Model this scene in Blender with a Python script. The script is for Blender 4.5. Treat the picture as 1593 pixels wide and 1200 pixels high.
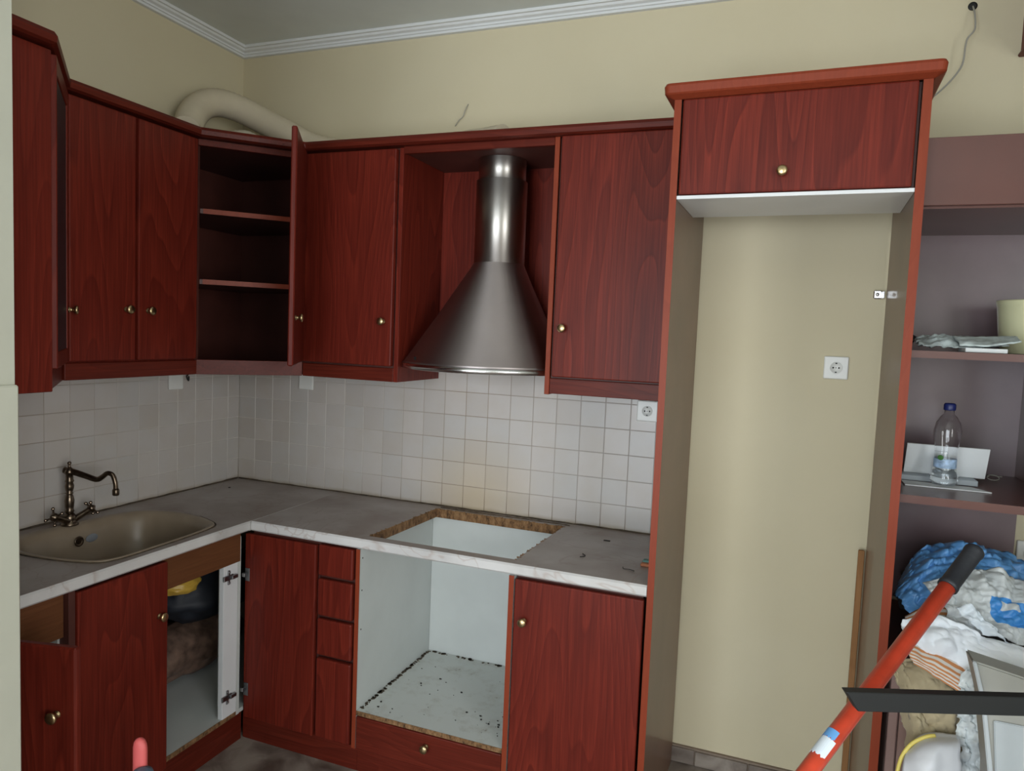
import bpy, bmesh, math, random
from mathutils import Vector, Matrix, noise
C = bpy.context.scene.collection
S = bpy.context.scene
PI = math.pi
for o in list(bpy.data.objects): bpy.data.objects.remove(o)

# ------------------------------------------------------------------ camera, light, exposure
F_PX = 1118.1
CAM_LOC = Vector((2.530, -2.8439, 1.6777))
CAM_ROT = Matrix.Rotation(0.36344, 3, 'Z') @ Matrix.Rotation(1.49876, 3, 'X') @ Matrix.Rotation(0.04161, 3, 'Z')
cd = bpy.data.cameras.new('camera'); cam = bpy.data.objects.new('camera', cd); C.objects.link(cam)
cam.matrix_world = Matrix.Translation(CAM_LOC) @ CAM_ROT.to_4x4()
cd.sensor_fit = 'HORIZONTAL'; cd.sensor_width = 36; cd.lens = 36 * F_PX / 1593; cd.clip_start = .02
S.camera = cam

W = bpy.data.worlds.new('world'); S.world = W; W.use_nodes = True
wn = W.node_tree.nodes; wl = W.node_tree.links; wn.clear()
bg = wn.new('ShaderNodeBackground'); wo = wn.new('ShaderNodeOutputWorld')
bg.inputs[0].default_value = (.72, .84, 1, 1); bg.inputs[1].default_value = 2.0
wl.new(bg.outputs[0], wo.inputs[0])

def area(name, loc, target, sx, sy, power, col):
    l = bpy.data.lights.new(name, 'AREA'); l.shape = 'RECTANGLE'; l.size = sx; l.size_y = sy
    l.energy = power; l.color = col
    o = bpy.data.objects.new(name, l); C.objects.link(o); o.location = loc
    o.rotation_euler = (Vector(target) - Vector(loc)).to_track_quat('-Z', 'Y').to_euler()
    return o
# daylight through the wide balcony door of the rear wall and the window of the right wall
area('daylight_balcony', (1.75, -5.42, 1.25), (1.75, 0, 1.25), 2.2, 2.3, 105, (.93, .975, 1.0))
area('daylight_window', (4.58, -3.75, 1.60), (0, -3.75, 1.60), 1.9, 1.5, 85, (1.0, .985, .95))
S.view_settings.view_transform = 'Standard'; S.view_settings.look = 'None'
S.view_settings.gamma = 1; S.view_settings.use_curve_mapping = False
S.view_settings.exposure = 0.0

# ------------------------------------------------------------------ materials
def mat(name):
    m = bpy.data.materials.new(name); m.use_nodes = True
    n = m.node_tree.nodes; l = m.node_tree.links
    return m, n, l, n['Principled BSDF']
def N(n, t, **k):
    x = n.new(t)
    for a, b in k.items():
        if a.startswith('i_'):
            key = a[2:]; key = int(key) if key.isdigit() else key.replace('_', ' ')
            x.inputs[key].default_value = b
        else: setattr(x, a, b)
    return x
def ramp(n, stops):
    r = n.new('ShaderNodeValToRGB'); e = r.color_ramp.elements
    while len(e) > 1: e.remove(e[-1])
    e[0].position, e[0].color = stops[0][0], (*stops[0][1], 1)
    for p, c in stops[1:]:
        q = e.new(p); q.color = (*c, 1)
    return r
def mixc(n, l, fac, a, b, mode='MIX'):
    x = n.new('ShaderNodeMix'); x.data_type = 'RGBA'; x.blend_type = mode
    for i, v in ((0, fac), (6, a), (7, b)):
        if hasattr(v, 'is_output'): l.new(v, x.inputs[i])
        elif i == 0: x.inputs[0].default_value = v
        else: x.inputs[i].default_value = (*v, 1)
    return x.outputs[2]
def math_(n, l, op, a, b=None, c=None):
    x = n.new('ShaderNodeMath'); x.operation = op
    for i, v in enumerate((a, b, c)):
        if v is None: continue
        if hasattr(v, 'is_output'): l.new(v, x.inputs[i])
        else: x.inputs[i].default_value = v
    return x.outputs[0]
def coords(n, l, scale=(1, 1, 1), rand=0, which='Object'):
    tc = n.new('ShaderNodeTexCoord'); mp = n.new('ShaderNodeMapping'); mp.inputs['Scale'].default_value = scale
    l.new(tc.outputs[which], mp.inputs[0])
    if rand:
        oi = n.new('ShaderNodeObjectInfo'); ml = math_(n, l, 'MULTIPLY', oi.outputs['Random'], rand)
        l.new(ml, mp.inputs['Location'])
    return mp.outputs[0]
def bump(n, l, b, h, s=.2, d=.01):
    x = n.new('ShaderNodeBump'); x.inputs['Strength'].default_value = s; x.inputs['Distance'].default_value = d
    l.new(h, x.inputs['Height']); l.new(x.outputs[0], b.inputs['Normal'])
def plain(name, col, rough=.6, metal=0, var=.0, vscale=6, bmp=0, bs=60, **k):
    m, n, l, b = mat(name)
    b.inputs['Roughness'].default_value = rough; b.inputs['Metallic'].default_value = metal
    if var:
        t = N(n, 'ShaderNodeTexNoise', i_Scale=vscale, i_Detail=6.0); l.new(coords(n, l), t.inputs[0])
        r = ramp(n, [(.3, tuple(c * (1 - var) for c in col)), (.7, tuple(min(1, c * (1 + var)) for c in col))])
        l.new(t.outputs[0], r.inputs[0]); l.new(r.outputs[0], b.inputs['Base Color'])
    else: b.inputs['Base Color'].default_value = (*col, 1)
    if bmp:
        t = N(n, 'ShaderNodeTexNoise', i_Scale=float(bs), i_Detail=4.0); l.new(coords(n, l), t.inputs[0]); bump(n, l, b, t.outputs[0], bmp, .005)
    for a, v in k.items(): b.inputs[a.replace('_', ' ')].default_value = v
    return m

def wood(name, base, dark, light, axis='z', rough=.42, amp=1.0, coat=.05):
    """stained timber: contour lines of a noise stretched along the grain give the cathedral arches"""
    m, n, l, b = mat(name)
    st = {'z': (1, 1, .13), 'x': (.13, 1, 1), 'y': (1, .13, 1)}[axis]
    v = coords(n, l, st, 37.0)
    t = N(n, 'ShaderNodeTexNoise', i_Scale=3.6, i_Detail=2.0, i_Roughness=.4); l.new(v, t.inputs[0])
    rings = math_(n, l, 'FRACT', math_(n, l, 'MULTIPLY', t.outputs[0], 24.0))
    rr = ramp(n, [(0, (.15,) * 3), (.1, (.35,) * 3), (.75, (.75,) * 3), (.93, (1,) * 3), (1, (.15,) * 3)])
    l.new(rings, rr.inputs[0])
    f2 = {'z': (160, 160, 5), 'x': (5, 160, 160), 'y': (160, 5, 160)}[axis]
    t2 = N(n, 'ShaderNodeTexNoise', i_Scale=1.0, i_Detail=3.0); l.new(coords(n, l, f2, 11.0), t2.inputs[0])
    t3 = N(n, 'ShaderNodeTexNoise', i_Scale=2.5, i_Detail=3.0); l.new(coords(n, l, (1, 1, .6), 5.0), t3.inputs[0])
    c1 = mixc(n, l, rr.outputs[0], dark, light)
    c2 = mixc(n, l, math_(n, l, 'MULTIPLY', t3.outputs[0], 1.1), c1, base)
    c3 = mixc(n, l, .75 * amp, c2, t2.outputs[0], 'OVERLAY')
    g = mixc(n, l, 1 - amp * .62, c3, base)
    l.new(g, b.inputs['Base Color'])
    b.inputs['Roughness'].default_value = rough
    b.inputs['Coat Weight'].default_value = coat; b.inputs['Coat Roughness'].default_value = .3; b.inputs['Specular IOR Level'].default_value = .16
    bump(n, l, b, rr.outputs[0], .10, .002)
    return m
WOOD = wood('cherry_wood', (.122, .0140, .0082), (.042, .006, .004), (.240, .034, .017))
WOODH = wood('cherry_wood_horizontal', (.105, .0145, .008), (.055, .007, .004), (.165, .025, .012), axis='x')
WOODY = wood('cherry_wood_lengthwise', (.105, .0145, .008), (.055, .007, .004), (.165, .025, .012), axis='y')
EDGE = wood('cherry_edge', (.235, .042, .018), (.16, .026, .011), (.30, .060, .025), amp=.5, rough=.4)
INNER = plain('dark_laminate_inside', (.075, .022, .016), .5, var=.2)
PANEL = plain('brown_side_laminate', (.16, .085, .055), .38, var=.18, vscale=3, Coat_Weight=.15)
PANEL2 = plain('violet_brown_gloss_laminate', (.165, .115, .125), .28, var=.22, vscale=2.5, Coat_Weight=.35, Coat_Roughness=.22)
BARE = wood('bare_rail_timber', (.135, .052, .021), (.09, .032, .013), (.18, .072, .03), axis='y', amp=.7, rough=.6, coat=0)
LATH = wood('pine_lath', (.30, .15, .06), (.2, .09, .035), (.38, .2, .09), amp=.8, rough=.6, coat=0)
WHITE = plain('white_melamine', (.56, .59, .575), .42, var=.04)
WHITE2 = plain('white_panel', (.74, .76, .78), .35, var=.03)
PLASTIC = plain('white_plastic', (.78, .79, .76), .3)
HOLE = plain('socket_hole', (.01, .01, .01), .6)
STEELK = plain('zinc_hinge_metal', (.25, .25, .26), .35, 1)
BRASS = plain('antique_brass', (.52, .40, .22), .3, 1, var=.2, vscale=80)
BRONZE = plain('bronze_tap_metal', (.17, .13, .095), .3, 1, var=.3, vscale=40)
CEIL = plain('ceiling_paint', (.66, .69, .66), .8, bmp=.05, var=.03)
COVE = plain('coving_plaster', (.72, .74, .74), .7)
DARKM = plain('dark_steel', (.035, .037, .038), .45, .6)
REDP = plain('red_pole_paint', (.70, .075, .035), .32, var=.12, vscale=30)
GRIP = plain('black_rubber', (.018, .020, .026), .5, bmp=.2)
DUCT = plain('cream_duct', (.62, .55, .41), .75, bmp=.15, bs=25, var=.08)
BEIGE = plain('beige_composite', (.29, .23, .165), .32, var=.10, vscale=10)
FRAMEW = plain('window_frame_white', (.75, .75, .73), .4)

def m_paint():
    m, n, l, b = mat('cream_wall_paint'); b.inputs['Roughness'].default_value = .75
    t = N(n, 'ShaderNodeTexNoise', i_Scale=1.3, i_Detail=5.0); l.new(coords(n, l), t.inputs[0])
    r = ramp(n, [(.3, (.60, .535, .365)), (.7, (.64, .58, .41))]); l.new(t.outputs[0], r.inputs[0])
    l.new(r.outputs[0], b.inputs['Base Color'])
    t2 = N(n, 'ShaderNodeTexNoise', i_Scale=140.0, i_Detail=3.0); l.new(coords(n, l), t2.inputs[0]); bump(n, l, b, t2.outputs[0], .06, .003)
    return m
PAINT = m_paint()
def m_paint2():
    m = plain('pale_partition_paint', (.45, .455, .375), .7, var=.03, bmp=.05); return m
PAINT2 = m_paint2()
def m_tile():
    m, n, l, b = mat('glazed_tile'); b.inputs['Roughness'].default_value = .3
    oi = n.new('ShaderNodeObjectInfo')
    r = ramp(n, [(0, (.50, .465, .435)), (.3, (.555, .52, .495)), (.65, (.52, .50, .48)), (1, (.57, .53, .50))]); l.new(oi.outputs['Random'], r.inputs[0])
    geo = n.new('ShaderNodeNewGeometry')
    t = N(n, 'ShaderNodeTexNoise', i_Scale=9.0, i_Detail=6.0); l.new(geo.outputs['Position'], t.inputs[0])
    f = math_(n, l, 'MULTIPLY', math_(n, l, 'SUBTRACT', t.outputs[0], .42), 1.2)
    c = mixc(n, l, f, r.outputs[0], (.50, .44, .37))
    # grease stain behind the missing hob
    vm = n.new('ShaderNodeVectorMath'); vm.operation = 'DISTANCE'; l.new(geo.outputs['Position'], vm.inputs[0]); vm.inputs[1].default_value = (1.30, 0, .93)
    d = math_(n, l, 'ADD', vm.outputs['Value'], math_(n, l, 'MULTIPLY', t.outputs[0], .18))
    r2 = ramp(n, [(.12, (1,) * 3), (.42, (0,) * 3)]); l.new(d, r2.inputs[0])
    c = mixc(n, l, math_(n, l, 'MULTIPLY', r2.outputs[0], .62), c, (.50, .39, .23))
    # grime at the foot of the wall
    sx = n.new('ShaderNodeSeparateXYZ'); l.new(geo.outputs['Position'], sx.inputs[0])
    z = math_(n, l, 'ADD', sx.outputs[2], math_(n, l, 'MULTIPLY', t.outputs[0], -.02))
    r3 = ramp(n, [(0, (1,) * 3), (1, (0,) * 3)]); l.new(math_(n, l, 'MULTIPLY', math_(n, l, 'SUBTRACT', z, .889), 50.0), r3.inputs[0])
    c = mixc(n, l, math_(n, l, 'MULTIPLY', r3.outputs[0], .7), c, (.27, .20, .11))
    l.new(c, b.inputs['Base Color'])
    return m
TILE = m_tile()
def m_grout():
    m, n, l, b = mat('grout'); b.inputs['Roughness'].default_value = .9
    geo = n.new('ShaderNodeNewGeometry'); sx = n.new('ShaderNodeSeparateXYZ'); l.new(geo.outputs['Position'], sx.inputs[0])
    t = N(n, 'ShaderNodeTexNoise', i_Scale=5.0, i_Detail=5.0); l.new(geo.outputs['Position'], t.inputs[0])
    a = math_(n, l, 'ADD', sx.outputs[0], math_(n, l, 'MULTIPLY', math_(n, l, 'ABSOLUTE', math_(n, l, 'ADD', sx.outputs[1], 0.0)), 1.05))
    a = math_(n, l, 'ADD', a, math_(n, l, 'MULTIPLY', t.outputs[0], .5))
    r = ramp(n, [(0, (.68, .65, .61)), (.35, (.62, .59, .55)), (.55, (.44, .395, .35)), (.75, (.33, .27, .21)), (1, (.43, .39, .36))])
    l.new(math_(n, l, 'MULTIPLY', a, .5), r.inputs[0])
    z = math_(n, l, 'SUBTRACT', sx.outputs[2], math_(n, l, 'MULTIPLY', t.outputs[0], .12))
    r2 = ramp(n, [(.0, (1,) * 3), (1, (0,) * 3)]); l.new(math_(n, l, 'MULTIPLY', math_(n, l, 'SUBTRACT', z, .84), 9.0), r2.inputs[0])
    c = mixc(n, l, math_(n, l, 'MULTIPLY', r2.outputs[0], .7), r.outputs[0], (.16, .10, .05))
    l.new(c, b.inputs['Base Color']); return m
GROUT = m_grout()
def m_marble(name, dirt_dim):
    m, n, l, b = mat(name); b.inputs['Roughness'].default_value = .36
    v = coords(n, l)
    t = N(n, 'ShaderNodeTexNoise', i_Scale=3.0, i_Detail=7.0, i_Distortion=.6); l.new(v, t.inputs[0])
    r = ramp(n, [(.3, (.47, .46, .45)), (.5, (.62, .61, .60)), (.7, (.70, .695, .69))]); l.new(t.outputs[0], r.inputs[0])
    w = N(n, 'ShaderNodeTexNoise', i_Scale=2.2, i_Detail=4.0, i_Distortion=1.6); l.new(v, w.inputs[0])
    k = math_(n, l, 'ABSOLUTE', math_(n, l, 'SUBTRACT', w.outputs[0], .5))
    r2 = ramp(n, [(0, (1,) * 3), (.012, (0,) * 3)]); l.new(k, r2.inputs[0])
    c = mixc(n, l, math_(n, l, 'MULTIPLY', r2.outputs[0], .5), r.outputs[0], (.42, .33, .29))
    # grime mixed with painted dimness on the flat top; nosing kept lighter
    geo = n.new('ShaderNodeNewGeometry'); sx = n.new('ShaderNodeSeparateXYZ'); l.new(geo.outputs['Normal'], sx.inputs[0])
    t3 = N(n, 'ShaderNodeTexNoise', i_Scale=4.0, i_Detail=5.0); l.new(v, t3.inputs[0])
    ff = math_(n, l, 'MULTIPLY', math_(n, l, 'GREATER_THAN', sx.outputs[2], .95), math_(n, l, 'ADD', math_(n, l, 'MULTIPLY', t3.outputs[0], .95), dirt_dim))
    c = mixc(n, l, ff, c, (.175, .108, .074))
    l.new(c, b.inputs['Base Color']); return m
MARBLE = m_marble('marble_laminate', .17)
def m_chip():
    m, n, l, b = mat('chipboard_core'); b.inputs['Roughness'].default_value = .9
    t = N(n, 'ShaderNodeTexNoise', i_Scale=55.0, i_Detail=6.0, i_Roughness=.8); l.new(coords(n, l, (1, 1, .5)), t.inputs[0])
    r = ramp(n, [(.35, (.05, .025, .01)), (.5, (.23, .12, .05)), (.65, (.36, .21, .10))]); l.new(t.outputs[0], r.inputs[0]); l.new(r.outputs[0], b.inputs['Base Color'])
    bump(n, l, b, t.outputs[0], .8, .01); return m
CHIP = m_chip()
def m_floor():
    m, n, l, b = mat('mottled_stone'); b.inputs['Roughness'].default_value = .45
    t = N(n, 'ShaderNodeTexNoise', i_Scale=7.0, i_Detail=8.0, i_Distortion=.8); l.new(coords(n, l, (1, 1, 1), 3.0), t.inputs[0])
    r = ramp(n, [(.3, (.10, .075, .06)), (.48, (.20, .165, .14)), (.62, (.30, .26, .22)), (.75, (.24, .20, .17))]); l.new(t.outputs[0], r.inputs[0]); l.new(r.outputs[0], b.inputs['Base Color'])
    return m
STONE = m_floor()
def m_white_dirty():
    m, n, l, b = mat('scuffed_white_melamine'); b.inputs['Roughness'].default_value = .4
    v = coords(n, l)
    t = N(n, 'ShaderNodeTexNoise', i_Scale=14.0, i_Detail=8.0, i_Roughness=.7); l.new(v, t.inputs[0])
    r = ramp(n, [(.30, (.20, .17, .12)), (.37, (.50, .51, .475)), (.5, (.57, .595, .57))]); l.new(t.outputs[0], r.inputs[0])
    l.new(r.outputs[0], b.inputs['Base Color']); return m
WDIRTY = m_white_dirty()
def m_steel(name, col, rough, streak=(1, 1, 40), an=.6):
    m, n, l, b = mat(name); b.inputs['Metallic'].default_value = 1; b.inputs['Roughness'].default_value = rough
    b.inputs['Anisotropic'].default_value = an; b.inputs['Anisotropic Rotation'].default_value = .25
    tg = n.new('ShaderNodeTangent'); tg.direction_type = 'RADIAL'; tg.axis = 'Z'; l.new(tg.outputs[0], b.inputs['Tangent'])
    t = N(n, 'ShaderNodeTexNoise', i_Scale=6.0, i_Detail=4.0); l.new(coords(n, l, streak), t.inputs[0])
    r = ramp(n, [(.3, tuple(c * .95 for c in col)), (.7, tuple(c * 1.05 for c in col))]); l.new(t.outputs[0], r.inputs[0]); l.new(r.outputs[0], b.inputs['Base Color'])
    return m
STEEL = m_steel('brushed_steel', (.60, .575, .54), .40, (1, 1, 1), .85)
STEELC = m_steel('satin_steel_cone', (.43, .385, .375), .46, (1, 1, 1), .6)
STEELB = plain('bright_steel_lip', (.72, .72, .73), .2, 1)
def m_glass(name, col, rough=.02, ior=1.45, alpha=1):
    m, n, l, b = mat(name); b.inputs['Base Color'].default_value = (*col, 1); b.inputs['Roughness'].default_value = rough
    b.inputs['Transmission Weight'].default_value = 1; b.inputs['IOR'].default_value = ior; return m
PET = m_glass('clear_bottle_plastic', (.98, .99, 1), .02, 1.07)
PET.node_tree.nodes['Principled BSDF'].inputs['Coat Weight'].default_value = .8
WATER = m_glass('water', (.93, .96, .97), .0, 1.33)
GLASSW = m_glass('window_glass', (1, 1, 1), 0, 1.02)
def cloth(name, col, var=.12, rough=.85, scale=5, sheen=.2):
    m = plain(name, col, rough, var=var, vscale=scale, bmp=.12, bs=220); m.node_tree.nodes['Principled BSDF'].inputs['Sheen Weight'].default_value = sheen
    return m
BLUEBAG = plain('blue_film', (.15, .40, .80), .32, var=.25, vscale=6)
WCLOTH = cloth('white_cotton', (.84, .89, .97), .05)
TROUS = cloth('beige_cotton', (.43, .36, .23), .14)
GREYPL = plain('grey_appliance_plastic', (.33, .33, .30), .45, var=.08)
GREYPL2 = plain('pale_grey_appliance_plastic', (.44, .48, .50), .4, var=.04)
def m_stripe():
    m, n, l, b = mat('orange_striped_cotton'); b.inputs['Roughness'].default_value = .85
    uv = n.new('ShaderNodeTexCoord'); sp = n.new('ShaderNodeSeparateXYZ'); l.new(uv.outputs['UV'], sp.inputs[0])
    s = math_(n, l, 'SINE', math_(n, l, 'MULTIPLY', sp.outputs[1], 84.0))
    r = ramp(n, [(.45, (.74, .70, .66)), (.6, (.62, .26, .10))]); l.new(math_(n, l, 'MULTIPLY_ADD', s, .5, .5), r.inputs[0])
    l.new(r.outputs[0], b.inputs['Base Color']); return m
STRIPE = m_stripe()
def m_bagprint():
    m, n, l, b = mat('white_film_with_blue_print'); b.inputs['Roughness'].default_value = .35
    uv = n.new('ShaderNodeTexCoord')
    sp = n.new('ShaderNodeSeparateXYZ'); l.new(uv.outputs['UV'], sp.inputs[0])
    t = N(n, 'ShaderNodeTexNoise', i_Scale=4.0, i_Detail=2.0); l.new(uv.outputs['UV'], t.inputs[0])
    u = math_(n, l, 'ADD', sp.outputs[0], math_(n, l, 'MULTIPLY', t.outputs[0], .12)); v = math_(n, l, 'ADD', sp.outputs[1], math_(n, l, 'MULTIPLY', t.outputs[0], .10))
    def win(x, a, c): return math_(n, l, 'MULTIPLY', math_(n, l, 'GREATER_THAN', x, a), math_(n, l, 'LESS_THAN', x, c))
    big = math_(n, l, 'MULTIPLY', win(u, .52, 1.2), win(v, .30, .62))
    hole = math_(n, l, 'MULTIPLY', win(u, .60, .74), win(v, .50, .58))
    hole2 = math_(n, l, 'MULTIPLY', win(u, .80, 1.1), win(v, .40, .455))
    f = math_(n, l, 'SUBTRACT', math_(n, l, 'SUBTRACT', big, hole), hole2)
    c = mixc(n, l, f, (.56, .60, .62), (.05, .25, .62))
    l.new(c, b.inputs['Base Color']); return m
BAGPRINT = m_bagprint()
PAPER = plain('newsprint', (.50, .57, .57), .7, var=.30, vscale=35)
PAPERW = plain('white_card', (.66, .69, .70), .5, var=.05)
BLACKPL = plain('black_film', (.016, .020, .030), .6)
YELLOW = plain('yellow_film', (.60, .38, .06), .4)
YELLOW2 = plain('yellow_ribbon', (.80, .66, .16), .5)
BROWNB = plain('brown_patterned_film', (.16, .10, .075), .45, var=.6, vscale=20)
POT = plain('pale_yellow_ceramic', (.62, .62, .40), .25, Coat_Weight=.4)
CAPB = plain('navy_cap', (.012, .02, .11), .4)
LABELB = plain('bottle_label', (.32, .45, .62), .4, var=.4, vscale=60)
GREENL = plain('green_label_patch', (.05, .16, .03), .5)
PINKRED = plain('pink_red_plastic', (.50, .085, .08), .6)
BLUEGREY = plain('blue_grey_plastic', (.07, .10, .14), .5)
BUBBLE = plain('clear_bubble_film', (.72, .80, .84), .2, var=.30, vscale=28, bmp=.5, bs=40)
TEAL = plain('teal_scrap', (.10, .22, .20), .6); RUST = plain('rust_scrap', (.40, .14, .06), .6)
CRUMB = plain('dark_crumb', (.02, .018, .015), .9); CABLE = plain('grey_cable', (.32, .31, .27), .6)
GREYL = plain('grey_label_film', (.70, .78, .86), .5)
SEAL = plain('old_sealant', (.075, .055, .035), .9, var=.5, vscale=40)
PALEY = plain('pale_yellow_wall', (.62, .58, .36), .7)
PALEBL = plain('pale_bluish', (.25, .27, .30), .4)

# ------------------------------------------------------------------ mesh helpers
def nb(): return bmesh.new()
def box(bm, x0, x1, y0, y1, z0, z1, bev=0, M=None, seg=1):
    t = bmesh.new()
    bmesh.ops.create_cube(t, size=1)
    for v in t.verts: v.co = Vector((x0 + (v.co.x + .5) * (x1 - x0), y0 + (v.co.y + .5) * (y1 - y0), z0 + (v.co.z + .5) * (z1 - z0)))
    if bev: bmesh.ops.bevel(t, geom=list(t.edges), offset=bev, segments=seg, affect='EDGES', profile=.5)
    if M is not None: t.transform(M)
    merge(bm, t); return bm
def merge(bm, t):
    me = bpy.data.meshes.new('tmp'); t.to_mesh(me); t.free(); bm.from_mesh(me); bpy.data.meshes.remove(me)
def prism(bm, pts, z0, z1, bev=0):
    t = bmesh.new()
    a = [t.verts.new((x, y, z0)) for x, y in pts]; b = [t.verts.new((x, y, z1)) for x, y in pts]
    t.faces.new(a); t.faces.new(b)
    for i in range(len(pts)):
        j = (i + 1) % len(pts); t.faces.new((a[i], a[j], b[j], b[i]))
    bmesh.ops.recalc_face_normals(t, faces=t.faces)
    if bev: bmesh.ops.bevel(t, geom=list(t.edges), offset=bev, segments=1, affect='EDGES')
    merge(bm, t); return bm
def lathe(bm, prof, M=None, seg=24):
    t = bmesh.new(); rings = []
    for r, z in prof:
        rings.append([t.verts.new((max(r, 1e-5) * math.cos(2 * PI * i / seg), max(r, 1e-5) * math.sin(2 * PI * i / seg), z)) for i in range(seg)])
    for a, b in zip(rings, rings[1:]):
        for i in range(seg):
            j = (i + 1) % seg; t.faces.new((a[i], a[j], b[j], b[i]))
    t.faces.new(rings[0][::-1]); t.faces.new(rings[-1])
    bmesh.ops.recalc_face_normals(t, faces=t.faces)
    for f in t.faces: f.smooth = len(f.verts) == 4
    if M is not None: t.transform(M)
    merge(bm, t); return bm
def cat(P, n):
    """Catmull-Rom through points"""
    P = [Vector(p) for p in P]; Q = [P[0] * 2 - P[1]] + P + [P[-1] * 2 - P[-2]]; out = []
    for i in range(1, len(Q) - 2):
        for k in range(n):
            t = k / n; a, b, c, d = Q[i - 1:i + 3]
            out.append(.5 * ((2 * b) + (c - a) * t + (2 * a - 5 * b + 4 * c - d) * t * t + (3 * b - a - 3 * c + d) * t ** 3))
    out.append(P[-1]); return out
def tube(bm, P, r, seg=10, n=6, rib=0, smooth=True):
    pts = cat(P, n) if n > 1 else [Vector(p) for p in P]
    t = bmesh.new(); rings = []; N_ = len(pts)
    up = Vector((0, 0, 1))
    d0 = (pts[1] - pts[0]).normalized(); u = d0.orthogonal().normalized()
    for i, p in enumerate(pts):
        d = (pts[min(i + 1, N_ - 1)] - pts[max(i - 1, 0)]).normalized()
        u = (u - d * u.dot(d)).normalized(); w = d.cross(u)
        rr = r[0] + (r[1] - r[0]) * i / (N_ - 1) if isinstance(r, tuple) else (r(i / (N_ - 1)) if callable(r) else r)
        if rib and i % 2: rr *= 1 - rib
        rings.append([t.verts.new(p + (u * math.cos(2 * PI * k / seg) + w * math.sin(2 * PI * k / seg)) * rr) for k in range(seg)])
    for a, b in zip(rings, rings[1:]):
        for k in range(seg):
            j = (k + 1) % seg; t.faces.new((a[k], a[j], b[j], b[k]))
    t.faces.new(rings[0][::-1]); t.faces.new(rings[-1])
    bmesh.ops.recalc_face_normals(t, faces=t.faces)
    for f in t.faces: f.smooth = smooth and len(f.verts) == 4
    merge(bm, t); return bm
def obj(name, bm, m, parent=None, label=None, loc=None):
    """link bm as ONE mesh object; world-space verts become local to the root thing"""
    me = bpy.data.meshes.new(name)
    off = Vector((0, 0, 0))
    if parent is not None:
        p = parent
        while p is not None: off += Vector(p.location); p = p.parent
    elif loc is not None: off = Vector(loc)
    if parent is None and loc is not None: pass
    if off.length: bmesh.ops.translate(bm, verts=bm.verts, vec=-off)
    bm.to_mesh(me); bm.free(); me.materials.append(m)
    o = bpy.data.objects.new(name, me); C.objects.link(o)
    if parent is not None: o.parent = parent
    elif loc is not None: o.location = loc
    if label: o['label'] = label
    return o
def thing(name, label, cat_, loc=(0, 0, 0), rotz=0, group=None):
    o = bpy.data.objects.new(name, None); C.objects.link(o); o.empty_display_size = .05
    o.location = loc; o.rotation_euler = (0, 0, rotz); o['label'] = label; o['category'] = cat_
    if group: o['group'] = group
    return o
def tag(o, label, cat_, group=None):
    o['label'] = label; o['category'] = cat_
    if group: o['group'] = group
    return o
def struct(name, bm, m, parent=None, loc=None):
    o = obj(name, bm, m, parent, loc=loc)
    if parent is None: o['kind'] = 'structure'
    return o
def slab_hole(outer, hole, z0, z1, ins, bev=.006):
    """board with outline `outer` and one hole; hole wall is material slot 1"""
    t = bmesh.new()
    def ring(pts, z): return [t.verts.new((x, y, z)) for x, y in pts]
    def dens(pts, step):
        out = []
        for i, p in enumerate(pts):
            q = pts[(i + 1) % len(pts)]; k = max(1, int(math.dist(p, q) / step))
            out += [(p[0] + (q[0] - p[0]) * j / k, p[1] + (q[1] - p[1]) * j / k) for j in range(k)]
        return out
    o_top = ring(ins, z1); o_mid = ring(outer, z1 - bev); o_midb = ring(outer, z0 + bev); o_bot = ring(ins, z0)
    for a, b in ((o_top, o_mid), (o_mid, o_midb), (o_midb, o_bot)):
        for i in range(len(a)):
            j = (i + 1) % len(a); t.faces.new((a[i], a[j], b[j], b[i]))
    h = dens(hole, .05)
    h_top = ring(h, z1); h_bot = ring(h, z0)
    wall = []
    for i in range(len(h)):
        j = (i + 1) % len(h); f = t.faces.new((h_top[i], h_top[j], h_bot[j], h_bot[i])); wall.append(f)
    for lo, hi in ((o_top, h_top), (o_bot, h_bot)):
        es = []
        for L in (lo, hi):
            for i in range(len(L)):
                a, b = L[i], L[(i + 1) % len(L)]
                e = t.edges.get((a, b)) or t.edges.new((a, b)); es.append(e)
        bmesh.ops.triangle_fill(t, use_beauty=True, use_dissolve=False, edges=es)
    bmesh.ops.recalc_face_normals(t, faces=t.faces)
    for f in wall: f.material_index = 1
    return t

KN = [(.006, 0), (.010, .001), (.010, .003), (.0065, .005), (.0055, .011), (.008, .014), (.0135, .018), (.0155, .022), (.0145, .026), (.009, .0285), (.0001, .0295)]
knob_me = None
def knob(door, p, direction, root, label=None):
    """brass knob, a sub-part of its door; p is in world coordinates before root rotation"""
    global knob_me
    if knob_me is None:
        b = nb(); lathe(b, KN, seg=20); knob_me = bpy.data.meshes.new('knob'); b.to_mesh(knob_me); b.free(); knob_me.materials.append(BRASS)
        for f in knob_me.polygons: f.use_smooth = True
    o = bpy.data.objects.new('knob', knob_me); C.objects.link(o); o.parent = door
    off = Vector((0, 0, 0)); q = door
    while q is not None: off += Vector(q.location); q = q.parent
    o.location = Vector(p) - off
    o.rotation_euler = Vector(direction).to_track_quat('Z', 'Y').to_euler()
    return o
def door_bm(x0, x1, y0, y1, z0, z1, b=.004): return box(nb(), x0, x1, y0, y1, z0, z1, b, seg=2)

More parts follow.
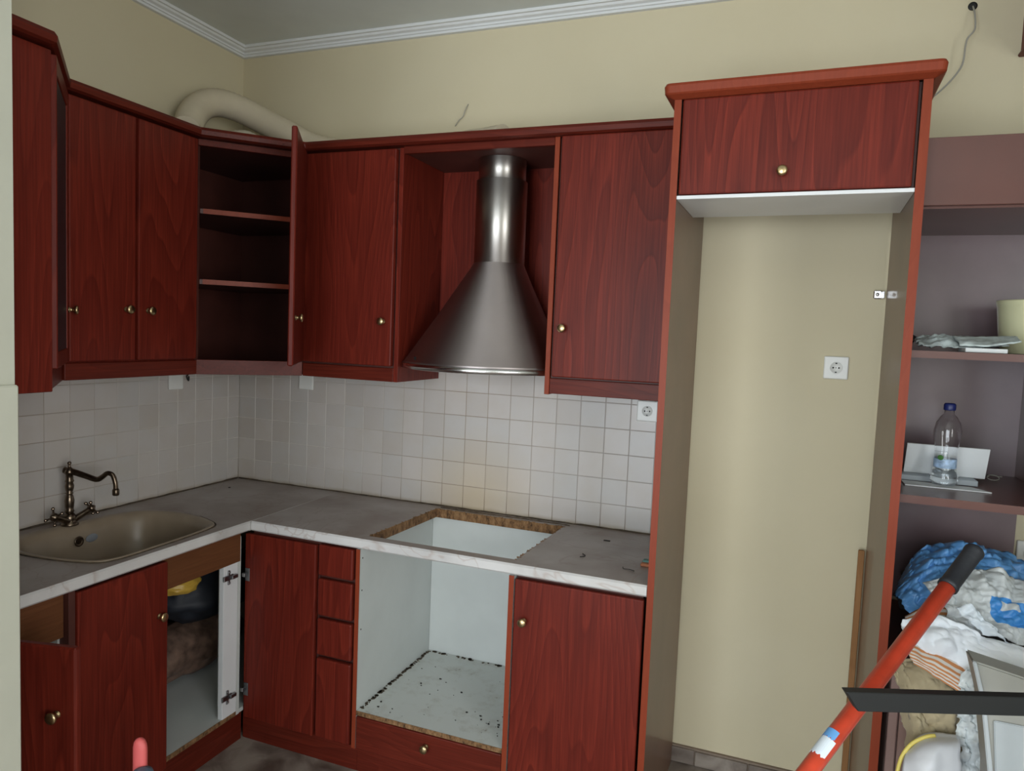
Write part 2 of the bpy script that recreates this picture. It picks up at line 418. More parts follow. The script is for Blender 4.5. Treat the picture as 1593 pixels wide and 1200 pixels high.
# ------------------------------------------------------------------ setting
RX, RY, H = 4.35, -5.2, 2.985
WY = .008                                  # painted plaster lies this far behind the tile faces
struct('floor', box(nb(), -.15, RX + .15, RY - .15, .15, -.12, 0), STONE)
struct('ceiling', box(nb(), -.15, RX + .15, RY - .15, .15, H, H + .12), CEIL)
wb = struct('wall_back', box(nb(), -.15, RX + .15, WY, WY + .14, 0, H), PAINT)
wlft = struct('wall_left', box(nb(), -.15, -WY, RY, WY, 0, H), PAINT)
b = nb(); box(b, RX, RX + .15, RY, -4.75, 0, H); box(b, RX, RX + .15, -2.75, WY, 0, H)
box(b, RX, RX + .15, -4.75, -2.75, 0, .80); box(b, RX, RX + .15, -4.75, -2.75, 2.40, H)
struct('wall_right', b, PAINT2)
b = nb()
box(b, -.15, .6, RY - .15, RY, 0, H); box(b, 2.9, RX + .15, RY - .15, RY, 0, H); box(b, .6, 2.9, RY - .15, RY, 2.45, H)
struct('wall_rear', b, PAINT2)
# window frames in the rear wall and the window of the right wall
def window(name, x0, x1, z0, z1, mull):
    f = box(nb(), x0, x0 + .06, RY - .1, RY - .03, z0, z1)
    for a in (x1 - .06,): box(f, a, a + .06, RY - .1, RY - .03, z0, z1)
    box(f, x0, x1, RY - .1, RY - .03, z0, z0 + .06); box(f, x0, x1, RY - .1, RY - .03, z1 - .06, z1)
    for a in mull: box(f, a - .05, a + .05, RY - .1, RY - .03, z0, z1)
    w = struct(name, f, FRAMEW)
    return w
window('window_1', .6, 2.9, 0, 2.45, [1.75])
b = nb(); wy0, wy1, wz0, wz1 = -4.75, -2.75, .80, 2.40
for y_ in (wy0, wy1 - .06, (wy0 + wy1) / 2 - .04): box(b, RX + .03, RX + .1, y_, y_ + .06, wz0, wz1)
for z_ in (wz0, wz1 - .06): box(b, RX + .03, RX + .1, wy0, wy1, z_, z_ + .06)
struct('window_2', b, FRAMEW)
# short partition at the left end of the kitchen
sp = nb(); box(sp, 0, 1.055, -1.95, -1.834, 1.531, H); box(sp, 0, 1.068, -1.95, -1.833, 0, 1.531, .004)

struct('wall_partition', sp, PAINT2)

# coving: stepped profile swept along the back and left wall
def coving(name, along, a0, a1, sgn=1):
    prof = [(0, 0), (.018, 0), (.018, .010), (.026, .010), (.026, .018), (.040, .022), (.044, .030), (.055, .030), (.055, .042), (0, .042)]
    t = nb(); A = []; B = []
    for d, h in prof:
        z = H - .042 + h
        if along == 'x':
            A.append(t.verts.new((a0 + d, WY - d, z))); B.append(t.verts.new((a1, WY - d, z)))
        else:
            A.append(t.verts.new((-WY + d, a0 - d, z))); B.append(t.verts.new((-WY + d, a1, z)))
    n_ = len(prof)
    for i in range(n_):
        j = (i + 1) % n_; t.faces.new((A[i], A[j], B[j], B[i]))
    t.faces.new(A); t.faces.new(B[::-1]); bmesh.ops.recalc_face_normals(t, faces=t.faces)
    return struct(name, t, COVE)
coving('trim_1', 'x', -WY, RX); coving('trim_2', 'y', WY, RY)
# stone skirting in the fridge niche
bb = struct('baseboard_back', box(nb(), 2.19, 2.80, -.004, WY, .0, .066), GROUT)
x = 2.192
for w_ in (.10, .20, .20, .095):
    t_ = obj('tile', box(nb(), x, x + w_ - .004, -.014, -.003, .002, .060 + random.Random(w_).uniform(-.002, .002), .0015), STONE, bb); x += w_

# backsplash tiles
P = .10332
cols = [0, .1018] + [.1018 + P * k for k in range(1, 20)] + [2.150]
rows = [.9005, .9 + .1018] + [.9 + .1018 + P * k for k in range(1, 6)]
gb = obj('grout', box(nb(), 0, 2.152, .0016, WY, .893, rows[-1]), GROUT, wb)
gl = obj('grout', box(nb(), -WY, -.0016, -1.832, .0016, .893, rows[-1]), GROUT, wlft)
tile_cache = {}
def tile_mesh(w, h, axis):
    k = (round(w, 3), round(h, 3), axis)
    if k not in tile_cache:
        g = .0014; b = nb()
        if axis == 'x': box(b, -w / 2 + g, w / 2 - g, 0, .005, -h / 2 + g, h / 2 - g, .0009)
        else: box(b, -.005, 0, -w / 2 + g, w / 2 - g, -h / 2 + g, h / 2 - g, .0009)
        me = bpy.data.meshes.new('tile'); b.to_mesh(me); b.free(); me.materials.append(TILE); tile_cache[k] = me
    return tile_cache[k]
rt = random.Random(4)
for j in range(6):
    z0, z1 = rows[j], rows[j + 1]
    for i in range(len(cols) - 1):
        o = bpy.data.objects.new('tile', tile_mesh(cols[i + 1] - cols[i], z1 - z0, 'x')); C.objects.link(o); o.parent = wb
        o.location = ((cols[i] + cols[i + 1]) / 2, rt.uniform(-.0004, .0004), (z0 + z1) / 2)
    for i in range(18):
        y0, y1 = (0, -.0760) if i == 0 else (-.0760 - P * (i - 1), -.0760 - P * i)
        y1 = max(y1, -1.832)
        if y0 - y1 < .02: continue
        o = bpy.data.objects.new('tile', tile_mesh(y0 - y1, z1 - z0, 'y')); C.objects.link(o); o.parent = wlft
        o.location = (rt.uniform(-.0004, .0004), (y0 + y1) / 2, (z0 + z1) / 2)

# ------------------------------------------------------------------ worktops
def bvl(o, w=.003):
    md = o.modifiers.new('bevel', 'BEVEL'); md.width = w; md.segments = 2; md.limit_method = 'ANGLE'; return o
WT0, WT1 = .862, .900
sink_out = [(.262, -1.276), (.386, -1.268), (.490, -1.245), (.545, -1.215), (.566, -1.150), (.566, -1.02), (.562, -.89), (.552, -.78),
            (.530, -.716), (.470, -.680), (.39, -.655), (.30, -.648), (.205, -.662), (.135, -.70), (.095, -.77), (.080, -.87), (.070, -1.0), (.065, -1.12), (.085, -1.21), (.150, -1.262)]
def scale_pts(pts, s, c=None):
    cx = sum(p[0] for p in pts) / len(pts); cy = sum(p[1] for p in pts) / len(pts)
    return [(cx + (x - cx) * s[0], cy + (y - cy) * s[1]) for x, y in pts]
def smooth_loop(pts, n=4):
    out = []
    L = len(pts)
    for i in range(L):
        a, b, c, d = [Vector(pts[(i + k) % L]) for k in (-1, 0, 1, 2)]
        for k in range(n):
            t = k / n
            out.append(tuple(.5 * ((2 * b) + (c - a) * t + (2 * a - 5 * b + 4 * c - d) * t * t + (3 * b - a - 3 * c + d) * t ** 3)))
    return out
sink_out = smooth_loop(sink_out, 3)
t1 = thing('worktop', 'marble-look laminate worktop under the left wall, with the beige sink let into it', 'worktop', (.3, -.9, 0))
me_ = slab_hole([(.001, -.002), (.6008, -.002), (.6008, -.604), (.605, -.608), (.605, -1.83), (.001, -1.83)], scale_pts(sink_out, (.97, .98)), WT0, WT1, [(.001, -.002), (.6008, -.002), (.6008, -.604), (.599, -.608), (.599, -1.83), (.001, -1.83)])
o = obj('top_board', me_, MARBLE, t1); o.data.materials.append(CHIP)
def seal(root, P, r=.0035):
    rs = random.Random(len(P)); pts = cat(P, 14)
    b = nb(); tube(b, [p + Vector((rs.uniform(-.0012, .0012), rs.uniform(-.0012, .0012), rs.uniform(-.001, .0018))) for p in pts], lambda s: r * (.7 + .6 * noise.noise(Vector((s * 40, 0, 0))) ** 2 + .2), 6, 1)
    return obj('sealant_bead', b, SEAL, root, 'old dark brown sealant along the tiles')
seal(t1, [(.004, -.01, .901), (.004, -.5, .901), (.004, -1.0, .901), (.004, -1.4, .901), (.004, -1.82, .901)], .0045)
t2 = thing('worktop', 'marble-look laminate worktop along the tiled back wall with an empty hob cut-out', 'worktop', (1.4, -.3, 0))
me_ = slab_hole([(.6014, -.002), (2.150, -.002), (2.163, -.606), (.606, -.606)], [(1.140, -.056), (1.722, -.060), (1.700, -.556), (1.112, -.556)], WT0, WT1, [(.6014, -.002), (2.150, -.002), (2.163, -.600), (.606, -.600)])
o = obj('top_board', me_, MARBLE, t2); o.data.materials.append(CHIP)
seal(t2, [(.01, -.004, .901), (.7, -.004, .901), (1.2, -.004, .901), (1.6, -.004, .901), (2.145, -.004, .901)], .004)
seal(t2, [(1.15, -.030, .9005), (1.35, -.034, .9005), (1.55, -.030, .9005), (1.74, -.036, .9005)], .003)
# crumbling chip rim of the cut-out
b = nb(); rr = random.Random(9)
for k in range(70):
    s = rr.random()
    if k % 2: x_, y_ = 1.14 + .58 * s, -.057 + rr.uniform(-.004, .003)
    elif k % 4: x_, y_ = 1.140 - .028 * s, -.056 - .5 * s
    else: x_, y_ = 1.722 - .022 * s, -.06 - .496 * s
    w_ = rr.uniform(.002, .008); box(b, x_ - w_, x_ + w_, y_ - .002, y_ + .002, .8965, .9008 + rr.random() * .0015, 0, Matrix.Translation((0, 0, 0)))
o = obj('chipboard_crumbs', b, CHIP, t2); o['kind'] = 'stuff'

# sink
sk = thing('kitchen_sink', 'beige composite bowl sink let into the left worktop below the bronze tap', 'sink', (.32, -.97, .9))
def loft(rings, caps=True):
    t = bmesh.new(); R_ = [[t.verts.new(p) for p in r] for r in rings]
    for a, b_ in zip(R_, R_[1:]):
        for i in range(len(a)):
            j = (i + 1) % len(a); t.faces.new((a[i], a[j], b_[j], b_[i]))
    if caps: t.faces.new(R_[-1])
    bmesh.ops.recalc_face_normals(t, faces=t.faces)
    for f in t.faces: f.smooth = True
    return t
def at_z(pts, z): return [(x, y, z) for x, y in pts]
def sk_inner(s, dx=0, dy=0):
    return [(x + dx, y + dy) for x, y in scale_pts(sink_out, s)]
R_ = [at_z(scale_pts(sink_out, (.985, .985)), .899), at_z(sink_out, .9005), at_z(scale_pts(sink_out, (.995, .996)), .9045), at_z(scale_pts(sink_out, (.975, .98)), .9055), at_z(sk_inner((.93, .95), .004), .9035),
      at_z(sk_inner((.875, .90), .006), .896), at_z(sk_inner((.845, .87), .010), .870), at_z(sk_inner((.80, .83), .012), .81), at_z(sk_inner((.74, .78), .012), .755), at_z(sk_inner((.62, .68), .012), .738), at_z(sk_inner((.3, .3), .012), .733)]
obj('bowl', loft(R_), BEIGE, sk)
rs_ = random.Random(5); b = nb(); tube(b, [Vector((x, y, .9008)) for x, y in scale_pts(sink_out, (1.012, 1.008))[:34]], lambda q_: .0022 + .0022 * abs(noise.noise(Vector((q_ * 23, 2, 0)))), 6, 2); obj('sealant_bead', b, SEAL, sk, 'dark broken sealant round the rim')
b = nb(); lathe(b, [(.028, 0), (.030, .003), (.018, .004), (.012, -.002)], Matrix.Translation((.33, -.96, .734))); obj('drain', b, STEELK, sk)
ofp = Vector((.134, -.972, .846)); b = nb(); lathe(b, [(.017, 0), (.019, .002), (.014, .0035), (.010, -.001), (.002, -.002)], Matrix.Translation(ofp) @ Matrix.Rotation(PI / 2 - .1, 4, 'Y')); obj('overflow', b, BRONZE, sk, 'dark overflow ring')
b = nb(); t = bmesh.new(); bmesh.ops.create_icosphere(t, subdivisions=2, radius=1)
t.transform(Matrix.Translation((.133, -.918, .846)) @ Matrix.Diagonal((.004, .026, .016, 1))); merge(b, t); obj('pale_patch', b, PALEBL, sk, 'pale bluish patch beside the overflow')  # flattened pale bluish blob on the bowl wall

# tap
tp = thing('kitchen_tap', 'antique bronze mixer tap with curved spout behind the beige sink', 'tap', (.088, -.974, .905))
def T(x, y, z): return Matrix.Translation((x, y, z))
b = nb(); lathe(b, [(.030, .903), (.031, .908), (.024, .914), (.021, .925), (.024, .934), (.018, .942), (.013, .950)], T(.088, -.974, 0)); obj('base', b, BRONZE, tp)
b = nb(); lathe(b, [(.013, .948), (.016, .955), (.013, .962), (.015, .975), (.0165, .995), (.013, 1.012), (.010, 1.018), (.0145, 1.022), (.010, 1.026), (.014, 1.038), (.0155, 1.05), (.012, 1.062), (.0155, 1.068), (.013, 1.073), (.0125, 1.092), (.016, 1.097)], T(.088, -.974, 0)); obj('column', b, BRONZE, tp)
b = nb(); lathe(b, [(.016, 1.094), (.018, 1.102), (.014, 1.113), (.006, 1.119), (.004, 1.127), (.0075, 1.134), (.006, 1.139), (.001, 1.141)], T(.088, -.974, 0)); obj('finial', b, BRONZE, tp)
b = nb(); tube(b, [(.072, -.982, 1.108), (.10, -.970, 1.103), (.14, -.953, 1.090), (.182, -.939, 1.078), (.202, -.931, 1.088), (.222, -.926, 1.103), (.240, -.920, 1.097), (.250, -.917, 1.070), (.252, -.916, 1.045)], lambda s: .0125 - .004 * min(1, s * 1.6), 14, 8)
lathe(b, [(.0105, 1.022), (.012, 1.026), (.012, 1.042), (.009, 1.047)], T(.252, -.916, 0)); obj('spout', b, BRONZE, tp)
for nm, p1 in (('left', (.105, -1.042, .948)), ('right', (.107, -.905, .950))):
    p0 = Vector((.094, -.974, .915)); p1 = Vector(p1); d = (p1 - p0).normalized()
    b = nb(); tube(b, [p0, p0.lerp(p1, .5), p1], (.013, .010), 12, 4); arm = obj('valve_arm', b, BRONZE, tp)
    b = nb(); q = d.to_track_quat('Z', 'Y'); M = Matrix.Translation(p1) @ q.to_matrix().to_4x4()
    lathe(b, [(.011, -.004), (.015, 0), (.015, .010), (.010, .014), (.004, .020), (.001, .022)], M)
    for k in range(4):
        a = k * PI / 2 + .5; e = Vector((math.cos(a), math.sin(a), 0))
        tube(b, [M @ (e * .008 + Vector((0, 0, .006))), M @ (e * .030 + Vector((0, 0, .007)))], .0035, 8, 2)
        t = bmesh.new(); bmesh.ops.create_icosphere(t, subdivisions=2, radius=.0065); t.transform(Matrix.Translation(M @ (e * .032 + Vector((0, 0, .007))))); merge(b, t)
    obj('cross_handle', b, BRONZE, tp)

# ------------------------------------------------------------------ wall cabinets
ZB, ZD0, ZD1, ZT = 1.467, 1.529, 2.370, 2.376
def carcass(bm, x0, x1, y0, y1, z0, z1): return box(bm, x0, x1, y0, y1, z0, z1)
# left wall, two doors
c = thing('wall_cabinet', 'cherry-stained two-door wall cabinet on the left wall above the sink', 'cabinet', (.18, -.93, ZB))
obj('carcass', box(nb(), .0, .353, -1.198, -.649, ZB + .005, ZT), WOOD, c)
obj('bottom_rail', box(nb(), .330, .368, -1.203, -.650, ZB, ZD0 - .006, .002), WOODY, c)
d = obj('door', door_bm(.357, .380, -1.196, -.945, ZD0, ZD1), WOOD, c); knob(d, (.380, -.984, 1.706), (1, 0, 0), c)
d = obj('door', door_bm(.357, .380, -.934, -.664, ZD0, ZD1), WOOD, c); knob(d, (.380, -.893, 1.705), (1, 0, 0), c)
# diagonal cabinet at the far left
c = thing('wall_cabinet', 'diagonal wall cabinet with tall cherry end panel beside the pale partition', 'cabinet', (.3, -1.5, ZB))
prism(bm := nb(), [(.002, -1.205), (.352, -1.205), (.642, -1.478), (.642, -1.826), (.002, -1.826)], ZB + .004, ZT); obj('carcass', bm, INNER, c)
obj('end_panel', box(nb(), .643, .665, -1.828, -1.463, ZB, 2.374, .002), WOOD, c)
A_, B_ = Vector((.362, -1.208, 0)), Vector((.648, -1.462, 0)); u_ = (B_ - A_).normalized(); n_ = Vector((-u_.y, u_.x, 0)); n_ = n_ if n_.x > 0 else -n_
def diag_box(A_, u_, n_, s0, s1, d0, d1, z0, z1, bev=0):
    M = Matrix(((u_.x, n_.x, 0, A_.x), (u_.y, n_.y, 0, A_.y), (0, 0, 1, 0), (0, 0, 0, 1)))
    b = box(nb(), s0, s1, d0, d1, z0, z1, bev, M); bmesh.ops.recalc_face_normals(b, faces=b.faces); return b
L_ = (B_ - A_).length
obj('bottom_rail', diag_box(A_, u_, n_, 0, L_, -.02, 0, ZB, ZD0 - .006), WOOD, c)
d = obj('door', diag_box(A_, u_, n_, .012, .05, .0, .02, ZD0, ZD1, .002), WOOD, c)
knob(d, A_ + u_ * .03 + n_ * .02 + Vector((0, 0, 1.695)), n_, c)
for s0, s1, z0, z1 in ((L_ - .022, L_ - .006, ZD0, ZD1), (.05, L_ - .022, ZD0, ZD0 + .045), (.05, L_ - .022, ZD1 - .05, ZD1)):
    obj('door_frame', diag_box(A_, u_, n_, s0, s1, 0, .02, z0, z1, .002), WOOD, c)
INDARK = plain('painted_interior_dark', (.010, .011, .016), .45)  # matte black, paints the darkness of the open cabinet inside
obj('interior_dark', diag_box(A_, u_, n_, .048, L_ - .020, .012, .016, ZD0 + .04, ZD1 - .04), INDARK, c, 'black sheet painted as the shade inside the cabinet')
# open corner cabinet
c = thing('wall_cabinet', 'diagonal corner wall cabinet standing open on two empty dark shelves', 'cabinet', (.25, -.25, ZB))
foot = [(.001, -.002), (.001, -.647), (.362, -.647), (.647, -.362), (.647, -.002)]
def inset(p, k=.016): return [(x + (k if x < .1 else -k * (1 if x > .6 else 0)), y + (k if y < -.6 else (-k if y > -.1 else 0))) for x, y in p]
b = nb(); prism(b, foot, ZB + .004, ZB + .022); obj('bottom_board', b, INNER, c)
b = nb(); prism(b, foot, ZT - .020, ZT); obj('top_board', b, INNER, c)
b = nb(); box(b, .001, .016, -.630, -.002, ZB + .022, ZT - .02); box(b, .016, .63, -.017, -.002, ZB + .022, ZT - .02); obj('back_panel', b, INNER, c)
obj('side_panel', box(nb(), .001, .355, -.647, -.631, ZB + .022, ZT - .02), INNER, c)
obj('side_panel', box(nb(), .631, .647, -.355, -.002, ZB + .022, ZT - .02), INNER, c)
A_, B_ = Vector((.362, -.650, 0)), Vector((.650, -.362, 0)); u_ = (B_ - A_).normalized(); n_ = Vector((u_.y, -u_.x, 0)); L_ = (B_ - A_).length
sh_f = [(.018, -.019), (.018, -.629), (.357, -.629), (.629, -.357), (.629, -.019)]
for z in (1.822, 2.096):
    b = nb(); prism(b, sh_f, z, z + .018); s = obj('shelf', b, INNER, c)
    obj('shelf_edge', diag_box(A_, u_, n_, .022, L_ - .022, -.0165, -.0145, z - .0005, z + .0185), EDGE, s, 'lighter cherry edge strip')
obj('bottom_rail', diag_box(A_, u_, n_, 0.002, L_ - .002, -.018, .004, ZB, ZD0 - .004, .001), WOODH, c)
obj('top_rail', diag_box(A_, u_, n_, 0.002, L_ - .002, -.018, .000, 2.352, ZT - .001, .001), WOODH, c)
Hg = Vector((.658, -.392, 0)); Fe = Vector((.874, -.735, 0)); u_ = (Fe - Hg).normalized(); n_ = Vector((-u_.y, u_.x, 0)); L_ = (Fe - Hg).length
d = obj('door', diag_box(Hg, u_, n_, 0, L_, -.006, .014, ZD0, ZD1, .004), WOOD, c, 'door swung wide open')
knob(d, Hg + u_ * (L_ - .045) + n_ * .014 + Vector((0, 0, 1.703)), n_, c)
# back wall, single door beside corner
c = thing('wall_cabinet', 'single-door cherry wall cabinet on the back wall left of the steel hood', 'cabinet', (.87, -.18, ZB))
obj('carcass', box(nb(), .650, 1.082, -.353, -.002, ZB + .005, ZT), INNER, c)
obj('side_panel', box(nb(), 1.083, 1.101, -.362, -.002, ZB, ZT, .001), WOOD, c)
obj('bottom_rail', box(nb(), .651, 1.0825, -.364, -.330, ZB, ZD0 - .008, .002), WOODH, c)
d = obj('door', door_bm(.662, 1.078, -.380, -.357, ZD0, ZD1), WOOD, c); knob(d, (1.040, -.380, 1.704), (0, -1, 0), c)
# hood niche boards
c = thing('hood_surround', 'cherry boards framing the niche around the steel hood chimney', 'cabinet', (1.4, -.02, ZB))
obj('back_panel', box(nb(), 1.102, 1.712, -.016, -.003, 1.56, 2.3555), WOOD, c)
obj('top_board', box(nb(), 1.102, 1.712, -.345, -.003, 2.356, 2.374), INNER, c)
obj('top_rail', box(nb(), 1.102, 1.712, -.364, -.346, 2.352, 2.379, .001), WOODH, c)
# right of hood
c = thing('wall_cabinet', 'single-door cherry wall cabinet between the steel hood and the tall housing', 'cabinet', (1.94, -.18, ZB))
obj('carcass', box(nb(), 1.733, 2.150, -.353, -.002, ZB + .005, ZT + .004), INNER, c)
obj('side_panel', box(nb(), 1.713, 1.731, -.366, -.002, ZB - .004, ZT + .006, .001), EDGE, c)
obj('bottom_rail', box(nb(), 1.732, 2.155, -.366, -.330, ZB, ZD0 - .006, .002), WOODH, c)
d = obj('door', door_bm(1.742, 2.153, -.380, -.357, ZD0, 2.379), WOOD, c); knob(d, (1.778, -.380, 1.704), (0, -1, 0), c)
# cornices
def cornice_prof(d):  # (outward, z)
    return [(-.03, 2.379), (d - .012, 2.379), (d, 2.384), (d + .002, 2.400), (d - .006, 2.412), (-.03, 2.414)]
def sweep(pathfn, prof, closed_ends=True):
    rings = [[pathfn(i, o_, z_) for o_, z_ in prof] for i in range(pathfn.n)]
    t = bmesh.new(); R = [[t.verts.new(p) for p in r] for r in rings]
    for a, b_ in zip(R, R[1:]):
        for i in range(len(a)):
            j = (i + 1) % len(a); t.faces.new((a[i], a[j], b_[j], b_[i]))
    t.faces.new(R[0][::-1]); t.faces.new(R[-1]); bmesh.ops.recalc_face_normals(t, faces=t.faces)
    return t
def mitre(path):
    """2D polyline (front line of cabinets), outward on the right-hand side"""
    P_ = [Vector(p) for p in path]; nn = []
    for i in range(len(P_)):
        ns = []
        if i > 0: d_ = (P_[i] - P_[i - 1]).normalized(); ns.append(Vector((d_.y, -d_.x)))
        if i < len(P_) - 1: d_ = (P_[i + 1] - P_[i]).normalized(); ns.append(Vector((d_.y, -d_.x)))
        if len(ns) == 1: nn.append(ns[0])
        else:
            m_ = (ns[0] + ns[1]).normalized(); nn.append(m_ / max(.3, m_.dot(ns[0])))
    def fn(i, o_, z_): q = P_[i] + nn[i] * o_; return (q.x, q.y, z_)
    fn.n = len(P_); return fn
cw = thing('cornice', 'cherry cornice running over the wall cabinets from the left end round to the tall housing', 'cornice', (.5, -.5, 2.379))
for path in ([(.66, -1.825), (.66, -1.478), (.364, -1.215)], [(.364, -1.212), (.364, -.658)], [(.364, -.656), (.658, -.364)], [(.660, -.364), (2.148, -.364)]):
    pass
full = mitre([(.667, -1.826), (.667, -1.492), (.364, -1.222), (.364, -.656), (.656, -.364), (2.150, -.364)])
prof = cornice_prof(.036)
names = 5
for k in range(names):
    def seg(i, o_, z_, k=k): return full(k + i, o_, z_)
    seg.n = 2
    obj('moulding', sweep(seg, prof), WOODY if k in (0, 2) else WOODH, cw)

# ------------------------------------------------------------------ steel hood
hd = thing('cooker_hood', 'brushed steel chimney hood with flared skirt between the wall cabinets', 'hood', (1.42, -.2, 1.53))
HX, HY, HR = 1.437, -.172, .101
b = nb(); lathe(b, [(HR, 1.945), (HR, 2.27)], T(HX, HY, 0), 48); obj('chimney', b, STEEL, hd)
b = nb(); lathe(b, [(HR - .008, 2.268), (HR - .008, 2.355)], T(HX, HY, 0), 48); obj('chimney_sleeve', b, STEEL, hd)
def hood_ring(s, z):
    """s=0 top circle, s=1 bottom outline (straight back, arched front)"""
    out = []; n = 64
    for i in range(n):
        a = 2 * PI * i / n; cx_, cy_ = math.cos(a), math.sin(a)
        p0 = Vector((HX + HR * cx_, HY + HR * cy_))
        X0, X1, YB, YS, YF = 1.108, 1.706, -.018, -.345, -.492
        # bottom: parametrise by the same angle
        if cy_ < -.0:
            f = abs(cx_)
            xb = (X0 + X1) / 2 + (X1 - X0) / 2 * (math.copysign(min(1, f * 1.18), cx_)); 
            q = abs((xb - (X0 + X1) / 2) / ((X1 - X0) / 2)); yb = YS + (YF - YS) * (1 - q ** 2.1)
            if f * 1.18 >= 1: yb = YS + (-.16 - YS) * ((f * 1.18 - 1) / .18)
        else:
            xb = (X0 + X1) / 2 + (X1 - X0) / 2 * max(-1, min(1, cx_ * 1.25)); yb = -.16 + (YB + .16) * min(1, cy_ * 1.8)
        p = p0.lerp(Vector((xb, yb)), s); out.append((p.x, p.y, z))
    return out
prof_h = [(0, 1.950), (.03, 1.935), (.5, 1.74), (.97, 1.556), (1, 1.548)]
b = loft([hood_ring(s, z) for s, z in prof_h]); obj('skirt', b, STEELC, hd)
def grow(r, k):
    cx_ = sum(p[0] for p in r) / len(r); cy_ = sum(p[1] for p in r) / len(r); return [(cx_ + (x - cx_) * k, cy_ + (y - cy_) * k, z) for x, y, z in r]
b = loft([hood_ring(1, 1.5475), grow(hood_ring(1, 1.547), 1.006), grow(hood_ring(1, 1.528), 1.006), hood_ring(.97, 1.526)]); obj('front_lip', b, STEELB, hd)
b = nb()
for k, (dx, dz, w_) in enumerate(((0, 0, .012), (.004, .006, .010), (-.002, -.006, .008))):
    box(b, 1.226 + dx - w_ / 2, 1.226 + dx + w_ / 2, -.4515, -.4485, 1.575 + dz - .0018, 1.575 + dz + .0018, 0, None)
b.transform(Matrix.Translation((1.226, -.44, 1.575)) @ Matrix.Rotation(-.30, 4, 'Z') @ Matrix.Rotation(.62, 4, 'X') @ Matrix.Translation((-1.226, .44, -1.575)))
obj('emblem', b, HOLE, hd, 'small dark emblem')

# flexible duct on top of the cabinets
b = nb(); tube(b, [(1.437, -.17, 2.436), (1.30, -.13, 2.436), (1.0, -.085, 2.436), (.70, -.08, 2.438), (.50, -.10, 2.470), (.36, -.12, 2.535), (.24, -.16, 2.595), (.17, -.22, 2.630), (.13, -.30, 2.634), (.12, -.38, 2.600), (.14, -.46, 2.53), (.18, -.52, 2.45), (.20, -.55, 2.439)], .060, 20, 9, rib=.05)
tag(obj('flexible_duct', b, DUCT, None, loc=(.5, -.3, 2.42)), 'cream flexible exhaust duct arching over the corner cabinet top', 'duct')
b = nb(); tube(b, [(.30, -.24, 2.420), (.33, -.30, 2.440), (.33, -.36, 2.445), (.31, -.42, 2.425)], .043, 18, 8, rib=.05)
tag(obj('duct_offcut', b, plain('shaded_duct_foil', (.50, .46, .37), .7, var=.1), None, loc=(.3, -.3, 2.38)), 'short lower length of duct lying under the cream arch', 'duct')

# ------------------------------------------------------------------ tall fridge housing (stands 1.4 degrees off square)
fh = thing('fridge_housing', 'tall cherry fridge housing with one flap door and an empty bay', 'cabinet', (2.165, -.607, 0), -.0255)
FX, FY = 2.165, -.607
def fb(x0, x1, y0, y1, z0, z1, bev=0, seg=1): return box(nb(), FX + x0, FX + x1, FY + y0, FY + y1, z0, z1, bev, seg=seg)
sd = obj('side_panel', fb(.0015, .0205, .0015, .600, 0, 2.402), PANEL, fh, 'brown laminate inner face')
obj('edge_band', fb(0, .021, -.0008, .0016, 0, 2.402), EDGE, sd, 'bright cherry front edge')
sd = obj('side_panel', fb(.6575, .680, .0015, .585, 0, 2.402), PANEL, fh, 'brown laminate inner face')
obj('edge_band', fb(.657, .6805, -.0008, .0016, 0, 2.402), EDGE, sd, 'bright cherry front edge')
obj('carcass', fb(.022, .656, .022, .332, 2.1145, 2.400), INNER, fh)
obj('bottom_board', fb(.0215, .6565, .002, .336, 2.104, 2.1143), WHITE2, fh, 'white underside board')
d = obj('flap_door', box(nb(), FX + .026, FX + .648, FY - .004, FY + .019, 2.117, 2.398, .005, seg=2), WOOD, fh)
knob(d, (FX + .318, FY - .004, 2.171), (0, -1, 0), fh)
# rounded crown
def rr_ring(off, z, r=.02):
    x0, x1, y0, y1 = FX - off, FX + .680 + off, FY - off, FY + .45; pts = []
    R = max(.004, r + off * .6)
    for cx_, cy_, a0 in ((x1 - R, y0 + R, -PI / 2), (x1 - .01, y1 - .01, 0), (x0 + .01, y1 - .01, PI / 2), (x0 + R, y0 + R, PI)):
        q = R if cy_ < FY + .2 else .01
        for k in range(7):
            a = a0 + k * PI / 12; pts.append((cx_ + q * math.cos(a), cy_ + q * math.sin(a), z))
    return pts
b = loft([rr_ring(-.005, 2.3985, 0), rr_ring(.004, 2.3987, 0), rr_ring(.024, 2.408, 0), rr_ring(.028, 2.412, 0), rr_ring(.030, 2.432, 0), rr_ring(.026, 2.440, 0), rr_ring(.018, 2.443, 0), rr_ring(-.10, 2.443, 0)])
for f in b.faces: f.smooth = False
obj('crown', b, EDGE, fh, 'rounded overhanging top board')
# ------------------------------------------------------------------ base units
KZ = .095
c = thing('base_cabinet', 'cherry sink base cabinet with one closed door and an open bay', 'cabinet', (.3, -1.02, 0))
obj('carcass_floor', box(nb(), .012, .572, -1.335, -.020, .118, .134), WHITE, c)
obj('front_lipping', box(nb(), .5725, .576, -1.000, -.640, .117, .135, .0008), CHIP, c, 'chipped bare board edge')
obj('back_panel', box(nb(), .003, .011, -1.335, -.020, .12, .84), INNER, c)
obj('side_panel', box(nb(), .012, .560, -1.352, -1.336, .10, .855), WHITE, c)
obj('partition_panel', box(nb(), .48, .575, -.6395, -.6235, .118, .84), WHITE, c)
o = obj('stile', box(nb(), .553, .575, -.715, -.640, .134, .742, .001), WHITE2, c, 'white front stile')
obj('top_rail', box(nb(), .556, .577, -1.010, -.628, .742, .861, .001), BARE, c, 'bare orange-brown timber rail')
d = obj('door', door_bm(.579, .600, -1.340, -1.004, .112, .852), WOOD, c); knob(d, (.600, -1.040, .672), (1, 0, 0), c)
